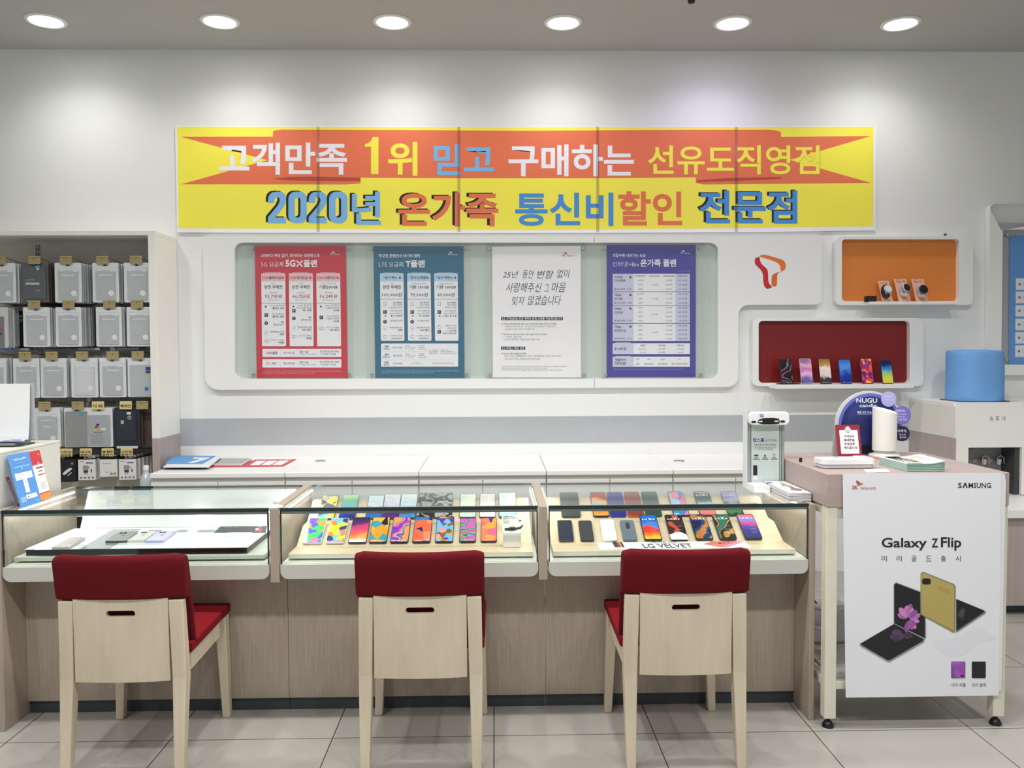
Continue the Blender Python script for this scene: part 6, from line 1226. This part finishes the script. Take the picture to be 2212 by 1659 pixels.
# its white base block, and the magazines beside it
m_ = mat('card_white', (238, 240, 246), .4); MB().box(1.070, 3.388, zg, 1.1385, YD-.005, zg+.028, m_, .0015).obj('base_block', t)
for i in range(8):
    z_ = zg+i*.0042; top_ = i == 7; d_ = .002*math.sin(i*2.1)
    mb = MB(); x0, x1 = 1.143+d_, 1.231+d_*.4; mb.prism([(x0+.002, 3.185+d_, z_), (x1, 3.187-d_, z_), (x1-.0, 3.484, z_), (x0, 3.484, z_)], (0, 0, .0038), paper((224, 224, 226) if i % 2 else (204, 205, 208)))
    if top_:
        cv = Canvas(mb, lambda u, v, l: Vector((x0+(x1-x0)*u, 3.186+.298*v, z_+.0038+l*.0003))); cv.poly(chaikin([(.3, .25), (.75, .12), (.95, .3), (.7, .38), (.8, .6), (.5, .72), (.35, .62), (.6, .5), (.55, .36)]), (150, 122, 112), 1); cv.poly([(.55, .55), (.75, .5), (.7, .8), (.5, .82)], (196, 176, 166), 1.5); cv.circ(.08, .86, .16, (70, 76, 130), 2, 18, .05); cv.rect(.18, .02, .3, .5, (236, 236, 238), 1.8)
    tag(mb.obj('magazine'), 'magazine in the low pile between the white block and the table' if not top_ else 'top magazine of the pile, with a brown picture and a blue sticker', 'magazine', 'magazines on the glass counter corner')

# ------------------------------------------------------------------ drinks counter with water cooler
DX0 = 2.682
t = thing('drinks_counter', 'white drinks counter with a tap recess over a pink lower cabinet', 'drinks counter', (3.2, 4.9, 0))
DW = mat('drinks_white', (242, 241, 237), .45, var=.01)
fy_, rx0, rx1, rz0, rz1 = 4.76, 2.761, 3.078, .590, .864
mb = MB()
for (a, b, c, d) in ((DX0+.008, rx0, .585, 1.124), (rx1, 3.75, .585, 1.124), (rx0, rx1, rz1, 1.124)): mb.box(a, fy_, c, b, fy_+.02, d, DW)
Canvas(mb, lambda px, py, l: at(px, py, fy_-l*.0004)).text('음', 2138, 899, 2145, 908, (70, 70, 72), .004, 1, 1); Canvas(mb, lambda px, py, l: at(px, py, fy_-l*.0004)).text('료', 2151, 899, 2158.5, 907.5, (70, 70, 72), .004, 1, 1); Canvas(mb, lambda px, py, l: at(px, py, fy_-l*.0004)).text('대', 2164.5, 899, 2171.5, 908, (70, 70, 72), .004, 1, 1)
mb.obj('front_panel', t)
MB().box(DX0, fy_+.02, 1.105, 3.75, YW-.002, 1.124, DW).obj('top_panel', t)
MB().box(DX0, fy_+.004, .919, DX0+.018, YW-.003, 1.105, mat('side_cream', (232, 229, 220), .45)).obj('side_panel', t)
MB().box(DX0, fy_+.004, 0, DX0+.018, YW-.003, .918, PINKW).obj('lower_side_panel', t)
RG = mat('recess_grey', (150, 150, 146), .4)
mb = MB(); mb.box(rx0-.012, fy_+.021, rz0-.01, rx0, fy_+.16, rz1+.01, RG); mb.box(rx1-.03, fy_+.021, rz0-.01, rx1-.006, fy_+.16, rz1+.01, DARK); mb.box(rx0, fy_+.021, rz1, rx1, fy_+.16, rz1+.01, RG); mb.box(rx0-.01, fy_+.15, rz0-.01, rx1, fy_+.165, rz1+.01, RG)
o_ = [(rx0+.015, rz0), (rx0+.015, rz0+.16)]+[(rx0+.13+.115*math.cos(a), rz0+.155+.10*math.sin(a)) for a in [math.pi*(1-k/12) for k in range(13)]]+[(rx0+.245, rz0)]
mb.prism([(x, fy_+.142, z) for x, z in o_], (0, .007, 0), mat('recess_arch', (134, 134, 130), .35)); mb.obj('tap_recess', t)
for px, c in ((2123, (170, 40, 60)), (2155, (40, 56, 150))):
    p = at(px, 995, fy_+.13); x, z = p.x, p.z+.012; mb = MB(); mb.lathe([(.009, .0), (.012, .012), (.014, .03), (.010, .034)], (x, fy_+.115, z-.034), mat('tap_white', (214, 214, 208), .3), 16); mb.tube([(x, fy_+.145, z-.01), (x, fy_+.118, z-.01)], .007, GREY, 10); tp = mb.obj('tap', t)
    m2 = MB(); m2.box(x-.013, fy_+.102, z, x+.013, fy_+.124, z+.008, paper(c), .002); m2.tube([(x-.022, fy_+.10, z-.03), (x-.018, fy_+.10, z+.010), (x, fy_+.10, z+.022), (x+.018, fy_+.10, z+.010), (x+.022, fy_+.10, z-.03)], .0022, mat('tap_wire', (206, 206, 200), .3), 6); m2.obj('tap_lever', tp)
    m2 = MB(); m2.lathe([(.016, 0), (.016, .004), (.012, .004)], (x-.042, fy_+.142, z-.012), RG, 18, ax='y'); m2.obj('button', t)
MB().box(DX0-.01, 4.33, .535, 3.75, YW-.003, .582, DW, .003).obj('worktop', t)
MB().box(DX0+.012, 4.36, .055, 3.75, YW-.004, .534, PINKW).obj('lower_cabinet', t)
MB().box(DX0+.03, 4.42, 0, 3.75, YW-.01, .055, PLINTH).obj('plinth', t)
jc = (2.930, 5.0); JR = .150; jz = 1.1245; JB = mat('blue_cloth', (112, 166, 224), .8, var=.06, scale=14, bump=.25, bscale=60)
t = thing('water_bottle_cover', 'bright blue cloth cover over the bottle on the drinks counter', 'bottle cover', (*jc, jz)); mb = MB(); n = 48; prof = [(1.0, 0), (1.003, .01), (1.0, .15), (.997, .27), (.985, .295), (.95, .306), (.6, .309), (0.001, .309)]
vs = []
for (s_, h) in prof:
    for k in range(n):
        a = 2*math.pi*k/n; e = 2.5; c, d = math.cos(a), math.sin(a); q_ = (abs(c)**e+abs(d)**e)**(-1/e); wv = 1+.006*math.sin(5*a+h*30)*(h > .02)
        vs.append((jc[0]+JR*s_*q_*c*wv, jc[1]+JR*s_*q_*d*wv, jz+h+.002*math.sin(3*a)*(h > .28)))
mb.add(vs, [[i*n+k, i*n+(k+1) % n, (i+1)*n+(k+1) % n, (i+1)*n+k] for i in range(len(prof)-1) for k in range(n)], JB, True); mb.obj('cloth_cover', t)
mb = MB(); mb.prism([(x, y, jz) for x, y in rr(jc[0]-JR-.004, jc[1]-JR-.004, jc[0]+JR+.004, jc[1]+JR+.004, .06, 6)], (0, 0, .004), DARK); mb.obj('cooler_rim', t)
